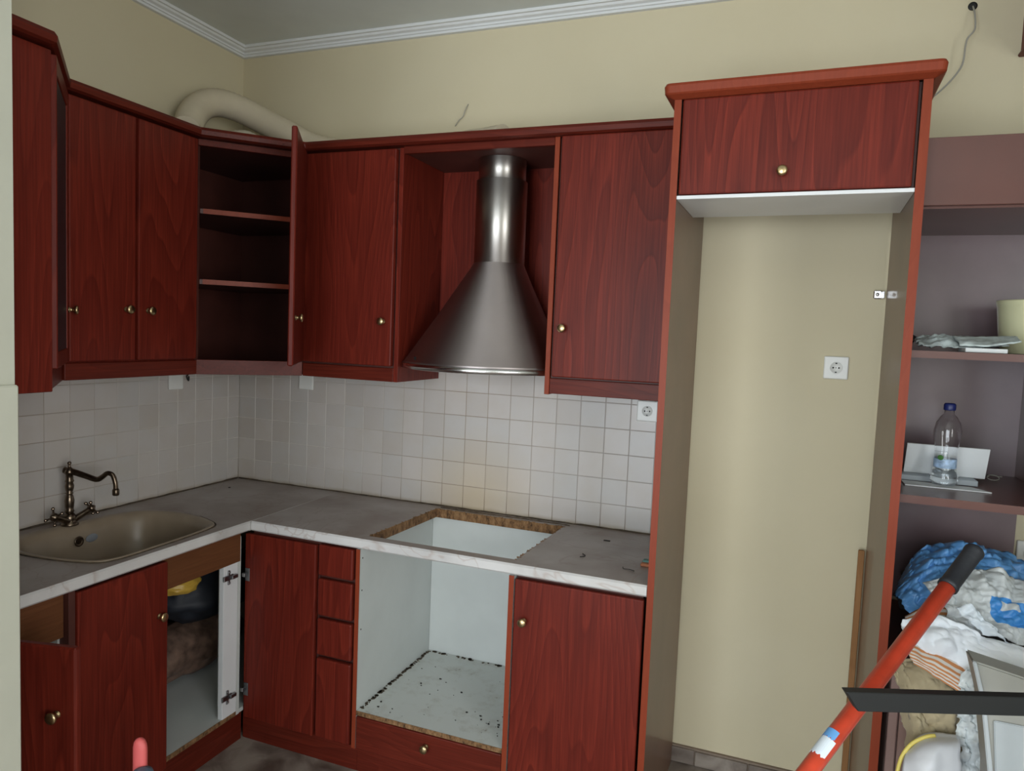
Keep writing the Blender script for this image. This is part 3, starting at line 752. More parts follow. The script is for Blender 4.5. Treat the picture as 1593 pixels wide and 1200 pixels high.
obj('end_stile', box(nb(), .556, .596, -1.366, -1.345, .10, .860, .001), INNER, c)
obj('toe_kick', box(nb(), .548, .566, -1.83, -.600, .0, .112), WOODY, c)
def hinge(root, p):
    b = nb(); x_, y_, z_ = p
    box(b, x_ - .002, x_ + .006, y_ - .030, y_ + .022, z_ - .010, z_ + .010, .002)
    box(b, x_ - .002, x_ + .004, y_ - .006, y_ + .006, z_ - .028, z_ + .028, .002)
    box(b, x_ + .004, x_ + .016, y_ + .004, y_ + .036, z_ - .007, z_ + .007, .002)
    for s in (-1, 1): lathe(b, [(.0045, 0), (.004, .002), (.001, .0025)], T(x_ + .004, y_, z_ + s * .021) @ Matrix.Rotation(PI / 2, 4, 'Y'), 10)
    return obj('hinge', b, STEELK, root)
for z in (.694, .216): hinge(c, (.576, -.690, z))
# cabinet left of it, door open
c = thing('base_cabinet', 'cherry base cabinet by the partition, its door swung open below a bare rail', 'cabinet', (.3, -1.6, 0))
obj('side_panel', box(nb(), .012, .556, -1.372, -1.354, .10, .855), WHITE, c)
obj('carcass_floor', box(nb(), .012, .556, -1.826, -1.373, .10, .118), WHITE, c)
obj('top_rail', box(nb(), .556, .577, -1.828, -1.368, .722, .861, .001), BARE, c, 'bare orange-brown timber rail')
obj('back_panel', box(nb(), .003, .011, -1.826, -1.372, .12, .80), INNER, c)
Hg = Vector((.612, -1.672, 0)); Fe = Vector((.925, -1.600, 0)); u_ = (Fe - Hg).normalized(); n_ = Vector((u_.y, -u_.x, 0)); L_ = (Fe - Hg).length
d = obj('door', diag_box(Hg, u_, n_, 0, L_, -.022, .0, .10, .850, .005), WOOD, c, 'door standing open into the room')
knob(d, Hg + u_ * (L_ - .05) + Vector((0, 0, .676)), n_, c)
# corner cabinet on the back run
c = thing('base_cabinet', 'dark cherry corner base panel hung with hinges beside the drawers', 'cabinet', (.75, -.3, 0))
obj('carcass', box(nb(), .600, .918, -.580, -.02, .10, .858), INNER, c)
obj('door', door_bm(.579, .912, -.605, -.583, KZ, .848), WOOD, c)
obj('toe_kick', box(nb(), .566, 1.105, -.588, -.572, 0, KZ - .001), WOODH, c)
for z in (.684, .215):
    b = nb(); box(b, .582, .604, -.6078, -.6052, z - .026, z + .026, .0008); box(b, .578, .592, -.622, -.6055, z - .008, z + .008, .002); obj('hinge_plate', b, STEELK, c)
# drawers
c = thing('drawer_unit', 'narrow stack of four dark cherry drawer fronts left of the oven bay', 'cabinet', (1.0, -.3, 0))
obj('carcass', box(nb(), .920, 1.088, -.578, -.02, .10, .858), INNER, c)
for z0, z1 in ((.735, .853), (.580, .722), (.425, .567), (.098, .412)):
    obj('drawer_front', box(nb(), .924, 1.077, -.606, -.582, z0, z1, .006, seg=2), WOOD, c)
# oven housing
c = thing('oven_housing', 'empty white-lined oven bay under the hob cut-out, with a drawer below', 'cabinet', (1.4, -.3, 0))
s_ = obj('side_panel', box(nb(), 1.090, 1.106, -.602, -.012, KZ, .859), WHITE, c, 'white inside face')
obj('edge_band', box(nb(), 1.0895, 1.1065, -.6045, -.6025, KZ, .859), EDGE, s_)
s_ = obj('side_panel', box(nb(), 1.697, 1.714, -.602, -.012, KZ, .859), WHITE, c, 'white inside face')
obj('edge_band', box(nb(), 1.6965, 1.7145, -.6045, -.6025, KZ, .859), EDGE, s_)
obj('back_panel', box(nb(), 1.107, 1.696, -.018, -.010, .10, .859), WHITE, c)
obj('shelf_board', box(nb(), 1.107, 1.696, -.600, -.019, .226, .242, .001), WDIRTY, c, 'scuffed white shelf')
obj('shelf_lipping', box(nb(), 1.107, 1.696, -.603, -.6005, .225, .2425, .0005), CHIP, c, 'chipped bare shelf edge')
d = obj('drawer_front', box(nb(), 1.108, 1.695, -.605, -.583, KZ, .222, .004, seg=2), WOODH, c); knob(d, (1.405, -.605, .178), (0, -1, 0), c)
b = nb(); rr = random.Random(3)
for k in range(190):     # grime along the joints, crumbs on the shelf
    s = rr.random()
    if k < 140: x_, y_ = 1.110 + rr.random() * .010, -.58 + .55 * s; w_, h_ = rr.uniform(.002, .010), .0022
    else: x_, y_ = 1.12 + .56 * s, -.024 - rr.random() * .012; w_, h_ = rr.uniform(.003, .012), .0018
    prism(b, [(x_ + w_ * rr.uniform(.5, 1) * math.cos(a), y_ + w_ * rr.uniform(.4, .9) * math.sin(a)) for a in (0, 1.1, 2.2, 3.3, 4.4, 5.4)], .2419, .242 + h_)
o = obj('joint_grime', b, SEAL, c); o['kind'] = 'stuff'
b = nb()
for k in range(46):
    x_ = rr.uniform(1.15, 1.69); y_ = rr.uniform(-.58, -.12); w_ = rr.choice((.0015, .002, .003, .005))
    if k % 3 == 0: x_ = 1.60 + rr.gauss(0, .05); y_ = -.46 + rr.gauss(0, .04)
    if not (1.12 < x_ < 1.69 and -.59 < y_ < -.03): continue
    prism(b, [(x_ + w_ * rr.uniform(.5, 1.3) * math.cos(a), y_ + w_ * rr.uniform(.4, .9) * math.sin(a)) for a in (0, 1.1, 2.2, 3.3, 4.4, 5.4)], .2421, .2425 + w_ * .5)
o = tag(obj('crumbs', b, CRUMB), 'scatter of dark crumbs on the scuffed white oven shelf', 'crumbs'); o['kind'] = 'stuff'
for z in (.823, .70, .55): 
    b = nb(); lathe(b, [(.003, 0), (.003, .0008), (.0005, .001)], T(1.1062, -.585, z) @ Matrix.Rotation(PI / 2, 4, 'Y'), 10); obj('screw_hole', b, CRUMB, c)
# right base cabinet
c = thing('base_cabinet', 'cherry base cabinet with one tall grained door right of the oven bay', 'cabinet', (1.94, -.3, 0))
obj('carcass', box(nb(), 1.718, 2.150, -.578, -.02, .10, .858), INNER, c)
d = obj('door', door_bm(1.719, 2.156, -.606, -.583, KZ, .850), WOOD, c); knob(d, (1.757, -.606, .711), (0, -1, 0), c)
obj('toe_kick', box(nb(), 1.106, 2.160, -.588, -.572, 0, KZ - .001), WOODH, c)

# things inside the sink cabinet
b = nb()
def blob(bm, c_, r, seed=0, amp=.2, sub=4, flat=0, fr=3.0):
    t = bmesh.new(); bmesh.ops.create_icosphere(t, subdivisions=sub, radius=1)
    for v in t.verts:
        p = v.co.normalized(); k = 1 + amp * noise.fractal(p * fr + Vector((seed, 0, 0)), 1, 2, 3)
        v.co = Vector((p.x * r[0] * k, p.y * r[1] * k, max(p.z, -flat) * r[2] * k if flat else p.z * r[2] * k)) + Vector(c_)
    for f in t.faces: f.smooth = True
    merge(bm, t); return bm
tag(obj('rubbish_sack', blob(nb(), (.20, -.38, .515), (.16, .30, .135), 3, .12), BLACKPL, None, loc=(.22, -.46, .39)), 'dark plastic sack bunched high inside the open sink cabinet', 'bag')
tag(obj('crumpled_bag', blob(nb(), (.17, -.50, .270), (.12, .33, .115), 8, .15), BROWNB, None, loc=(.17, -.5, .18)), 'brown patterned bag slumped below the dark sack in the sink cabinet', 'bag')
tag(obj('yellow_bag', blob(nb(), (.35, -.74, .655), (.10, .09, .045), 5, .12), YELLOW, None, loc=(.35, -.74, .61)), 'yellow plastic bag on top of the dark sack in the sink cabinet', 'bag')
b = nb(); box(b, .013, .030, -1.30, -.03, .1345, .178, .003); box(b, .030, .045, -1.30, -.03, .1345, .150, .003)
tag(obj('plinth_strip', b, WHITE, None, loc=(.05, -.98, .134)), 'white strip along the foot of the back inside the open sink cabinet', 'strip')

# ------------------------------------------------------------------ sockets, cables, small wall things
def socket(name, label, ctr, face, w=.082, detail=True, back=0.0):
    """face 'y': on back wall, 'x': on left wall"""
    c = thing(name, label, 'socket', ctr)
    M = Matrix.Translation(ctr) @ (Matrix.Rotation(PI / 2, 4, 'X') if face == 'y' else Matrix.Rotation(PI / 2, 4, 'Z') @ Matrix.Rotation(PI / 2, 4, 'X'))
    h = w / 2
    obj('cover_plate', box(nb(), -h, h, -h, h, .0003, .011, .004, M, 2), PLASTIC, c)
    if detail:
        b = nb(); lathe(b, [(.0215, .0105), (.0215, .0135), (.0195, .0135), (.0185, .0115), (.001, .0115)], M); obj('socket_well', b, PLASTIC, c)
        b = nb()
        for dx, dy, r in ((-.0095, 0, .003), (.0095, 0, .003), (0, 0, .0018)): lathe(b, [(r, .0112), (r, .0122), (r * .3, .0123)], M @ T(dx, dy, 0), 12)
        for s in (-1, 1): box(b, -.003, .003, s * .016 - .002, s * .016 + .002, .0112, .0136, 0, M)
        obj('socket_holes', b, HOLE, c)
    return c
socket('wall_socket', 'white wall socket on the tiles tucked beside the tall housing', (2.028, -.001, 1.394), 'y')
socket('wall_socket', 'white wall socket on the cream wall inside the empty fridge bay', (2.697, WY - .0005, 1.603), 'y')
socket('wall_socket', 'blank white box on the left tiles under the two-door wall cabinet', (.0015, -.405, 1.408), 'x', .078, False)
socket('wall_socket', 'blank white box on the back tiles just right of the corner', (.405, -.001, 1.412), 'y', .080, False)
socket('wall_socket', 'white socket low on the wall at the right edge beyond the shelf unit', (3.335, WY - .0005, 1.013), 'y')
b = nb(); tube(b, [(.012, -.345, 1.470), (.014, -.336, 1.44), (.013, -.348, 1.425), (.016, -.340, 1.405), (.012, -.335, 1.425)], .003, 8, 6)
tag(obj('loose_wire', b, HOLE, None, loc=(.01, -.34, 1.4)), 'short dark wire curling out under the left wall cabinet', 'wire')
b = nb(); tube(b, [(3.032, .004, 2.828), (3.033, -.03, 2.79), (3.034, -.045, 2.735), (3.013, -.05, 2.70), (3.008, -.05, 2.634), (2.995, -.05, 2.60), (2.965, -.05, 2.560), (2.925, -.05, 2.523), (2.88, -.06, 2.50), (2.82, -.07, 2.485)], .0028, 8, 8)
tag(obj('hanging_cable', b, CABLE, None, loc=(3.0, 0, 2.5)), 'thin grey cable hanging from a hole high on the back wall', 'cable')
b = nb(); lathe(b, [(.014, 0), (.014, .002), (.008, .003)], T(3.032, WY, 2.830) @ Matrix.Rotation(PI / 2, 4, 'X'), 20)
obj('cable_hole', b, HOLE, wb)
b = nb(); tube(b, [(1.195, .002, 2.643), (1.186, -.006, 2.615), (1.176, -.006, 2.590), (1.158, -.006, 2.575), (1.138, .002, 2.555)], .0016, 6, 6)
tag(obj('loose_wire', b, CABLE, None, loc=(1.16, 0, 2.56)), 'thin hair-like wire against the wall above the hood cornice', 'wire')
b = nb(); box(b, 2.800, 2.826, -.010, .006, 1.853, 1.883, .003); box(b, 2.826, 2.831, -.045, .006, 1.853, 1.878, .001); lathe(b, [(.006, 0), (.006, .002), (.001, .003)], T(2.812, -.010, 1.868) @ Matrix.Rotation(PI / 2, 4, 'X'), 12)
tag(obj('wall_bracket', b, STEELB, None, loc=(2.82, 0, 1.868)), 'small shiny angle bracket fixing the tall housing to the wall', 'bracket')
b = nb(); box(b, 2.8135, 2.834, -.030, -.016, 0, .955, .002)
tag(obj('wooden_lath', b, LATH, None, loc=(2.823, -.02, 0)), 'thin brown lath standing against the wall at the right of the fridge bay', 'lath')
# bits on the worktop
b = nb(); tube(b, [(1.892, -.385, .9025), (1.905, -.40, .9025), (1.905, -.415, .9025), (1.893, -.425, .9025)], .0016, 6, 5)
tag(obj('wire_scrap', b, CRUMB, None, loc=(1.9, -.4, .9)), 'curled dark wire scrap in the middle of the right worktop', 'scrap')
b = nb(); box(b, 1.918, 1.944, -.179, -.173, .9003, .9035, .001)
tag(obj('screw', b, CRUMB, None, loc=(1.93, -.176, .9)), 'dark screw lying near the tiles on the right worktop', 'screw')
b = nb(); tube(b, [(2.055, -.462, .9022), (2.058, -.475, .9022), (2.066, -.480, .9022), (2.082, -.478, .9022), (2.098, -.486, .9022)], .0012, 6, 5)
tag(obj('wire_scrap', b, CRUMB, None, loc=(2.07, -.48, .9)), 'thin wire scrap near the front right corner of the worktop', 'scrap')
b = nb(); box(b, 2.108, 2.150, -.400, -.372, .9003, .916, .004); o = tag(obj('plastic_clip', b, TEAL, None, loc=(2.13, -.39, .9)), 'teal and rust coloured clip against the tall housing on the worktop', 'clip')
b = nb(); box(b, 2.106, 2.150, -.422, -.4005, .9003, .911, .003); obj('rust_block', b, RUST, o, 'rust coloured end')
b = nb(); lathe(b, [(.006, 0), (.005, .002), (.001, .0025)], T(.122, -.193, .9003), 10)
tag(obj('plug_pellet', b, CRUMB, None, loc=(.122, -.193, .9)), 'tiny dark pellet on the worktop in the tiled corner', 'pellet')

# ------------------------------------------------------------------ shelf unit on the right
SX0, SX1, SY = 2.864, 3.60, -.555
c = thing('shelf_unit', 'tall glossy brown shelf unit right of the fridge housing', 'shelf unit', (3.2, -.3, .80))
obj('back_panel', box(nb(), SX0, 3.285, -.006, .0065, .80, 2.245), PANEL2, c)
obj('back_panel', box(nb(), 3.2855, SX1, -.006, .0065, 1.262, 2.245), PANEL2, c)
PEL = plain('red_brown_board', (.105, .036, .027), .35, var=.15, vscale=4, Coat_Weight=.2)
obj('pelmet_board', box(nb(), 2.8505, SX1, SY, SY + .018, 2.078, 2.262, .001), PEL, c)
def board(x1, y0, z0, z1): return prism(nb(), [(2.8505, y0), (x1, y0), (x1, -.007), (2.8635, -.007)], z0, z1)
obj('top_board', board(SX1, SY + .019, 2.072, 2.088), PEL, c)
for z0, z1 in ((1.658, 1.678), (1.245, 1.268)):
    obj('shelf', board(SX1 - .001, SY, z0, z1), PEL, c)
obj('side_panel', box(nb(), 3.268, 3.284, SY + .01, -.007, 1.269, 1.657), PEL, c)
obj('side_panel', box(nb(), 3.601, 3.617, SY, -.004, 1.245, 2.262), PEL, c)
# wall cabinet high on the right
c = thing('wall_cabinet', 'dark red cabinet hung high on the back wall at the right edge', 'cabinet', (3.5, -.17, 2.65))
obj('carcass', box(nb(), 3.180, 3.80, -.350, WY - .001, 2.663, 2.965), WOOD, c)
obj('door', box(nb(), 3.182, 3.485, -.372, -.351, 2.668, 2.96, .003), WOOD, c); obj('door', box(nb(), 3.49, 3.798, -.372, -.351, 2.668, 2.96, .003), WOOD, c)
obj('bottom_lip', box(nb(), 3.172, 3.80, -.380, WY - .001, 2.650, 2.6625, .004), WOODH, c)
# pot
pc = (3.215, -.235)
c = nb(); lathe(c, [(.070, 1.6785), (.074, 1.682), (.083, 1.74), (.091, 1.82), (.0955, 1.838), (.094, 1.841), (.086, 1.838), (.078, 1.74), (.07, 1.70), (.001, 1.695)], T(pc[0], pc[1], 0), 48)
tag(obj('plant_pot', c, POT, None, loc=(pc[0], pc[1], 1.678)), 'pale yellow glazed pot on the upper shelf at the right edge', 'pot')
# newspapers
def sheet(name, m, ctrl, label=None, cat_=None, loc=None, nu=14, amp=.004, fr=9, seed=0, thick=.0015, parent=None, uvflip=False):
    """quad patch through a grid of control points (rows x cols), wrinkled and given thickness"""
    rows_ = [cat(r, nu) for r in ctrl]; nc = len(rows_[0]); cols_ = []
    for k in range(nc): cols_.append(cat([r[k] for r in rows_], nu))
    t = bmesh.new(); nr = len(cols_[0]); G = [[None] * nr for _ in range(nc)]
    for i in range(nc):
        for j in range(nr):
            p = cols_[i][j]; q = p * fr + Vector((seed, seed * .7, 0))
            w = (abs(noise.noise(q)) * 1.7 + .9 * abs(noise.noise(q * 2.1 + Vector((3, 1, 7)))) + .45 * abs(noise.noise(q * 4.3)) + .2 * abs(noise.noise(q * 9.0))) * amp
            G[i][j] = t.verts.new(p + Vector((.25 * w, -.75 * w, .65 * w)))
    uv = t.loops.layers.uv.new('uv')
    for i in range(nc - 1):
        for j in range(nr - 1):
            f = t.faces.new((G[i][j], G[i + 1][j], G[i + 1][j + 1], G[i][j + 1])); f.smooth = True
            for lp, (a, c_) in zip(f.loops, ((i, j), (i + 1, j), (i + 1, j + 1), (i, j + 1))): lp[uv].uv = (a / (nc - 1), 1 - c_ / (nr - 1))
    o = obj(name, t, m, parent, loc=loc)
    md = o.modifiers.new('thickness', 'SOLIDIFY'); md.thickness = thick; md.offset = -1
    if label and cat_: tag(o, label, cat_)
    elif label: o['label'] = label
    return o
zz = 1.679
sheet('newspaper', PAPER, [[(2.885, -.47, zz + .002), (2.96, -.48, zz + .004), (3.04, -.47, zz + .003), (3.10, -.46, zz + .008)], [(2.885, -.36, zz + .020), (2.96, -.36, zz + .040), (3.04, -.36, zz + .022), (3.11, -.36, zz + .034)], [(2.89, -.24, zz + .022), (2.96, -.25, zz + .030), (3.04, -.25, zz + .028), (3.11, -.24, zz + .030)]],
      'crumpled grey-green newspaper spread on the upper shelf', 'newspaper', (3.0, -.36, zz), amp=.020, fr=17)
sheet('newspaper', PAPER, [[(2.98, -.50, zz + .018), (3.05, -.51, zz + .020), (3.125, -.50, zz + .034)], [(2.98, -.40, zz + .046), (3.05, -.40, zz + .044), (3.135, -.40, zz + .050)]],
      'folded newspaper tilted up against the yellow pot', 'newspaper', (3.07, -.45, zz + .03), amp=.006, fr=14, seed=3, thick=.004)
b = nb(); box(b, 2.99, 3.09, -.53, -.44, zz, zz + .012, .001); tag(obj('envelope', b, PAPERW, None, loc=(3.04, -.5, zz)), 'white envelopes under the crumpled newspaper on the upper shelf', 'envelope')
sheet('black_bag', BLACKPL, [[(2.876, -.33, zz + .004), (2.90, -.33, zz + .030), (2.94, -.33, zz + .006)], [(2.876, -.20, zz + .010), (2.90, -.20, zz + .045), (2.95, -.20, zz + .012)]],
      'crumpled black plastic in the left corner of the upper shelf', 'bag', (2.9, -.26, zz), amp=.01, fr=16)
# lower shelf: bottle, cards, glasses
z3 = 1.2685
BX, BY = 3.002, -.33
c = thing('water_bottle', 'clear plastic water bottle with navy cap, part full, on the lower shelf', 'bottle', (BX, BY, z3))
pr = [(.001, .006), (.022, .001), (.030, .003), (.037, .014), (.0385, .028), (.034, .041), (.0305, .050), (.0305, .105), (.033, .125), (.037, .150), (.0375, .170), (.032, .195), (.022, .212), (.0135, .222), (.0125, .236)]
b = nb(); lathe(b, [(r, z + z3) for r, z in pr], T(BX, BY, 0), 40); obj('bottle_body', b, PET, c)
b = nb(); lathe(b, [(.020, .008 + z3), (.0355, .016 + z3), (.037, .028 + z3), (.0325, .041 + z3), (.0292, .050 + z3), (.0292, .082 + z3)], T(BX, BY, 0), 40); obj('water', b, WATER, c)
b = nb(); lathe(b, [(.0155, .232 + z3), (.0165, .234 + z3), (.0165, .249 + z3), (.013, .2535 + z3), (.001, .254 + z3)], T(BX, BY, 0), 28); obj('cap', b, CAPB, c, 'navy blue screw cap')
b = nb(); lathe(b, [(.0308, .056 + z3), (.0311, .058 + z3), (.0311, .082 + z3), (.0308, .084 + z3)], T(BX, BY, 0), 40); obj('paper_band', b, LABELB, c, 'blue and white label band')
b = nb(); t = bmesh.new(); bmesh.ops.create_icosphere(t, subdivisions=2, radius=1); t.transform(T(BX - .018, BY - .0255, .088 + z3) @ Matrix.Rotation(-.6, 4, 'Z') @ Matrix.Diagonal((.009, .0015, .008, 1))); merge(b, t); obj('leaf_print', b, GREENL, c, 'green leaf print')
# cards
def card(label, x0, x1, y, z0, z1, lean, th=.003, name='card', m=PAPERW, yaw=0, mark=False):
    b = nb(); box(b, x0, x1, -th, 0, 0, z1 - z0, .0006, Matrix.Identity(4))
    cx_ = (x0 + x1) / 2
    M = T(cx_, y, z0) @ Matrix.Rotation(yaw, 4, 'Z') @ Matrix.Rotation(-lean, 4, 'X') @ T(-cx_, 0, 0); b.transform(M)
    o = tag(obj(name, b, m, None, loc=(cx_, y, z0)), label, 'card')
    if mark:
        b = nb()
        for a, z_ in ((0, 0), (.030, 0)): box(b, cx_ - .03 + a, cx_ - .029 + a, -th - .0006, -th, .03, .085)
        for z_ in (.03, .0845): box(b, cx_ - .03, cx_ + .001, -th - .0006, -th, z_, z_ + .001)
        tube(b, [(cx_ - .022, -th - .0006, .040), (cx_ - .012, -th - .0006, .055), (cx_ - .006, -th - .0006, .070)], .0012, 6, 4)
        b.transform(M); obj('line_mark', b, plain('thin_grey_ink', (.30, .33, .34), .6), o)
    return o
card('white card with a faint grey outline leaning behind the water bottle', 2.903, 3.128, -.245, z3 + .020, z3 + .123, -.35, .004, mark=True, name='display_card')
b = nb(); prism(b, [(2.885, -.30), (3.10, -.30), (3.10, -.17), (2.885, -.17)], z3 + .0003, z3 + .018, .002); tag(obj('grey_booklet', b, plain('grey_booklet_paper', (.33, .37, .40), .5), None, loc=(3.0, -.24, z3)), 'grey booklet lying flat under the leaning white card', 'booklet')
b = nb(); prism(b, [(2.888, -.40), (3.115, -.395), (3.075, -.335), (2.888, -.32)], z3 + .0003, z3 + .0035); tag(obj('loose_sheet', b, PAPERW, None, loc=(3.0, -.36, z3)), 'pale sheet of paper lying under the water bottle', 'paper')
b = nb()
for s in (0, 1):
    tube(b, [(3.135 + s * .040 + .017 * math.cos(a), -.14 + .008 * math.sin(a), z3 + .010 + .007 * math.sin(a)) for a in [2 * PI * k / 16 for k in range(17)]], .0016, 8, 1)
tube(b, [(3.155, -.15, z3 + .014), (3.162, -.15, z3 + .014)], .0016, 8, 1); tube(b, [(3.118, -.135, z3 + .014), (3.15, -.07, z3 + .006), (3.17, -.04, z3 + .003)], .0016, 8, 3); tube(b, [(3.20, -.135, z3 + .014), (3.19, -.07, z3 + .006), (3.175, -.04, z3 + .003)], .0016, 8, 3)
tag(obj('spectacles', b, CABLE, None, loc=(3.16, -.12, z3)), 'folded thin-framed spectacles on the lower shelf right of the cards', 'spectacles')

# ------------------------------------------------------------------ base cabinet and the pile on it
c = thing('low_cabinet', 'low brownish-pink cabinet under the shelf unit, buried in bags and clothes', 'cabinet', (3.3, -.3, 0))
PINKB = plain('pink_brown_laminate', (.30, .19, .165), .4, var=.08)
obj('carcass', box(nb(), 2.868, 3.74, -.560, -.012, .0, .762), PINKB, c)
obj('top_board', box(nb(), 2.862, 3.76, -.600, -.010, .7625, .790, .003), INNER, c)
obj('door', box(nb(), 2.868, 2.892, -.580, -.561, .08, .755, .002), PINKB, c)
obj('door', box(nb(), 2.896, 3.315, -.580, -.561, .08, .755, .002), PINKB, c); obj('door', box(nb(), 3.32, 3.735, -.580, -.561, .08, .755, .002), PINKB, c)

IM = CAM_ROT
def at(u, v, y):
    """world point on the plane y under a measured photo pixel (used to survey the pile)"""
    d_ = IM @ Vector(((u - 796.5) / F_PX, -(v - 600) / F_PX, -1)); s = (y - CAM_LOC.y) / d_.y
    return CAM_LOC + d_ * s
def G(rows): return [[at(*p) for p in r] for r in rows]
RB = .80
b = blob(nb(), (3.13, -.26, .905), (.22, .18, .11), 11, .12, flat=.9)
tag(obj('cloth_bundle', b, plain('dark_bundle_cloth', (.05, .05, .055), .8), None, loc=(3.12, -.26, .79)), 'dark bundle of cloth at the back beneath the blue plastic bag', 'bundle')
sheet('blue_bag', BLUEBAG, G([[(1396, 905, -.24), (1418, 868, -.22), (1450, 850, -.20), (1500, 852, -.20), (1548, 862, -.2), (1640, 905, -.2)],
                              [(1390, 926, -.38), (1424, 892, -.34), (1458, 878, -.34), (1505, 872, -.34), (1560, 890, -.34), (1645, 935, -.34)],
                              [(1399, 942, -.43), (1432, 925, -.44), (1470, 908, -.45), (1510, 905, -.45), (1570, 918, -.45), (1650, 955, -.45)],
                              [(1416, 968, -.45), (1445, 965, -.46), (1480, 955, -.48), (1520, 955, -.49), (1575, 960, -.49), (1655, 985, -.49)]]),
      'crumpled blue plastic bag topping the pile under the shelves', 'bag', tuple(at(1500, 950, -.4)), nu=18, amp=.036, fr=14, seed=1)
sheet('printed_bag', BAGPRINT, G([[(1434, 908, -.50), (1475, 900, -.50), (1530, 890, -.49), (1580, 905, -.48), (1660, 925, -.48)],
                                 [(1452, 935, -.56), (1490, 925, -.57), (1540, 920, -.57), (1590, 935, -.56), (1665, 950, -.56)],
                                 [(1470, 965, -.60), (1500, 965, -.62), (1550, 965, -.62), (1600, 975, -.62), (1670, 990, -.60)],
                                 [(1485, 985, -.61), (1520, 990, -.63), (1565, 1000, -.65), (1610, 1015, -.65), (1675, 1035, -.65)]]),
      'whitish plastic bag with blue print lying over the blue bag', 'bag', tuple(at(1550, 980, -.55)), nu=18, amp=.028, fr=14, seed=6)
sheet('striped_shirt', STRIPE, G([[(1404, 962, -.52), (1440, 945, -.53), (1485, 950, -.54)], [(1406, 985, -.60), (1445, 985, -.61), (1500, 995, -.62)], [(1408, 1012, -.700), (1450, 1028, -.712), (1514, 1062, -.730)], [(1418, 1036, -.715), (1456, 1056, -.725), (1516, 1098, -.745)]]),
      'white shirt with orange stripes showing between bag and trousers', 'shirt', tuple(at(1450, 1020, -.6)), nu=10, amp=.010, fr=14, seed=2)
sheet('white_sheet', WCLOTH, G([[(1398, 968, -.62), (1450, 962, -.625), (1498, 978, -.64), (1545, 1000, -.66), (1665, 1030, -.66)],
                               [(1400, 992, -.655), (1445, 985, -.665), (1495, 1000, -.675), (1560, 1020, -.69), (1670, 1050, -.69)],
                               [(1418, 1012, -.67), (1450, 1018, -.685), (1500, 1034, -.695), (1565, 1048, -.71), (1675, 1070, -.71)],
                               [(1432, 1016, -.675), (1464, 1032, -.69), (1510, 1056, -.70), (1570, 1072, -.72), (1680, 1090, -.72)]]),
      'bright white cotton sheet heaped in front of the printed bag', 'sheet', tuple(at(1500, 1030, -.65)), nu=16, amp=.022, fr=10, seed=9, thick=.003)
sheet('white_bag', plain('white_film', (.72, .80, .88), .3), G([[(1484, 948, -.64), (1505, 943, -.645), (1520, 955, -.65)], [(1500, 968, -.66), (1520, 968, -.665), (1545, 985, -.67)], [(1530, 992, -.665), (1560, 1000, -.67), (1600, 1030, -.68)]]),
      'small twisted white plastic bag end lying on the white sheet', 'bag', tuple(at(1530, 980, -.65)), nu=9, amp=.016, fr=22, seed=4)
sheet('trousers', TROUS, G([[(1378, 1046, -.650), (1402, 1028, -.65), (1440, 1034, -.65), (1480, 1058, -.66), (1510, 1085, -.66)],
                           [(1394, 1068, -.665), (1408, 1052, -.68), (1440, 1058, -.69), (1480, 1080, -.69), (1515, 1100, -.69)],
                           [(1400, 1120, -.665), (1415, 1110, -.70), (1445, 1115, -.71), (1485, 1125, -.70), (1518, 1135, -.69)],
                           [(1404, 1170, -.665), (1418, 1165, -.70), (1448, 1165, -.71), (1486, 1170, -.70), (1520, 1175, -.69)],
                           [(1393, 1230, -.665), (1415, 1235, -.70), (1448, 1240, -.71), (1486, 1240, -.70), (1520, 1240, -.69)]]),
      'beige cotton trousers draped over the cabinet edge', 'trousers', tuple(at(1440, 1100, -.66)), nu=14, amp=.028, fr=16, seed=12, thick=.004)
sheet('bubble_wrap', BUBBLE, G([[(1488, 1052, -.735), (1505, 1040, -.735), (1530, 1050, -.735)], [(1486, 1100, -.745), (1508, 1100, -.75), (1535, 1100, -.75)], [(1484, 1150, -.75), (1508, 1150, -.76), (1535, 1150, -.76)], [(1488, 1225, -.76), (1508, 1225, -.77), (1535, 1225, -.77)]]),
      'strip of crumpled clear plastic between the trousers and the grey casing', 'plastic', tuple(at(1508, 1100, -.74)), nu=16, amp=.030, fr=30, seed=5)
wb_ = thing('waste_bag', 'white bag with a yellow rim at the foot of the beige trousers', 'bag', tuple(at(1440, 1240, -.80)))
sheet('bag_film', plain('white_bag_film', (.68, .70, .74), .4, var=.06), G([[(1412, 1160, -.76), (1440, 1142, -.75), (1490, 1146, -.75)], [(1404, 1190, -.82), (1440, 1172, -.84), (1492, 1168, -.83)], [(1400, 1250, -.83), (1440, 1250, -.87), (1495, 1250, -.85)]]), nu=10, amp=.008, fr=12, seed=7, parent=wb_)
b = nb(); tube(b, [at(1393, 1215, -.81), at(1402, 1180, -.80), at(1418, 1158, -.79), at(1440, 1147, -.785), at(1455, 1145, -.78)], .005, 8, 6); obj('rim', b, YELLOW2, wb_, 'yellow rim')

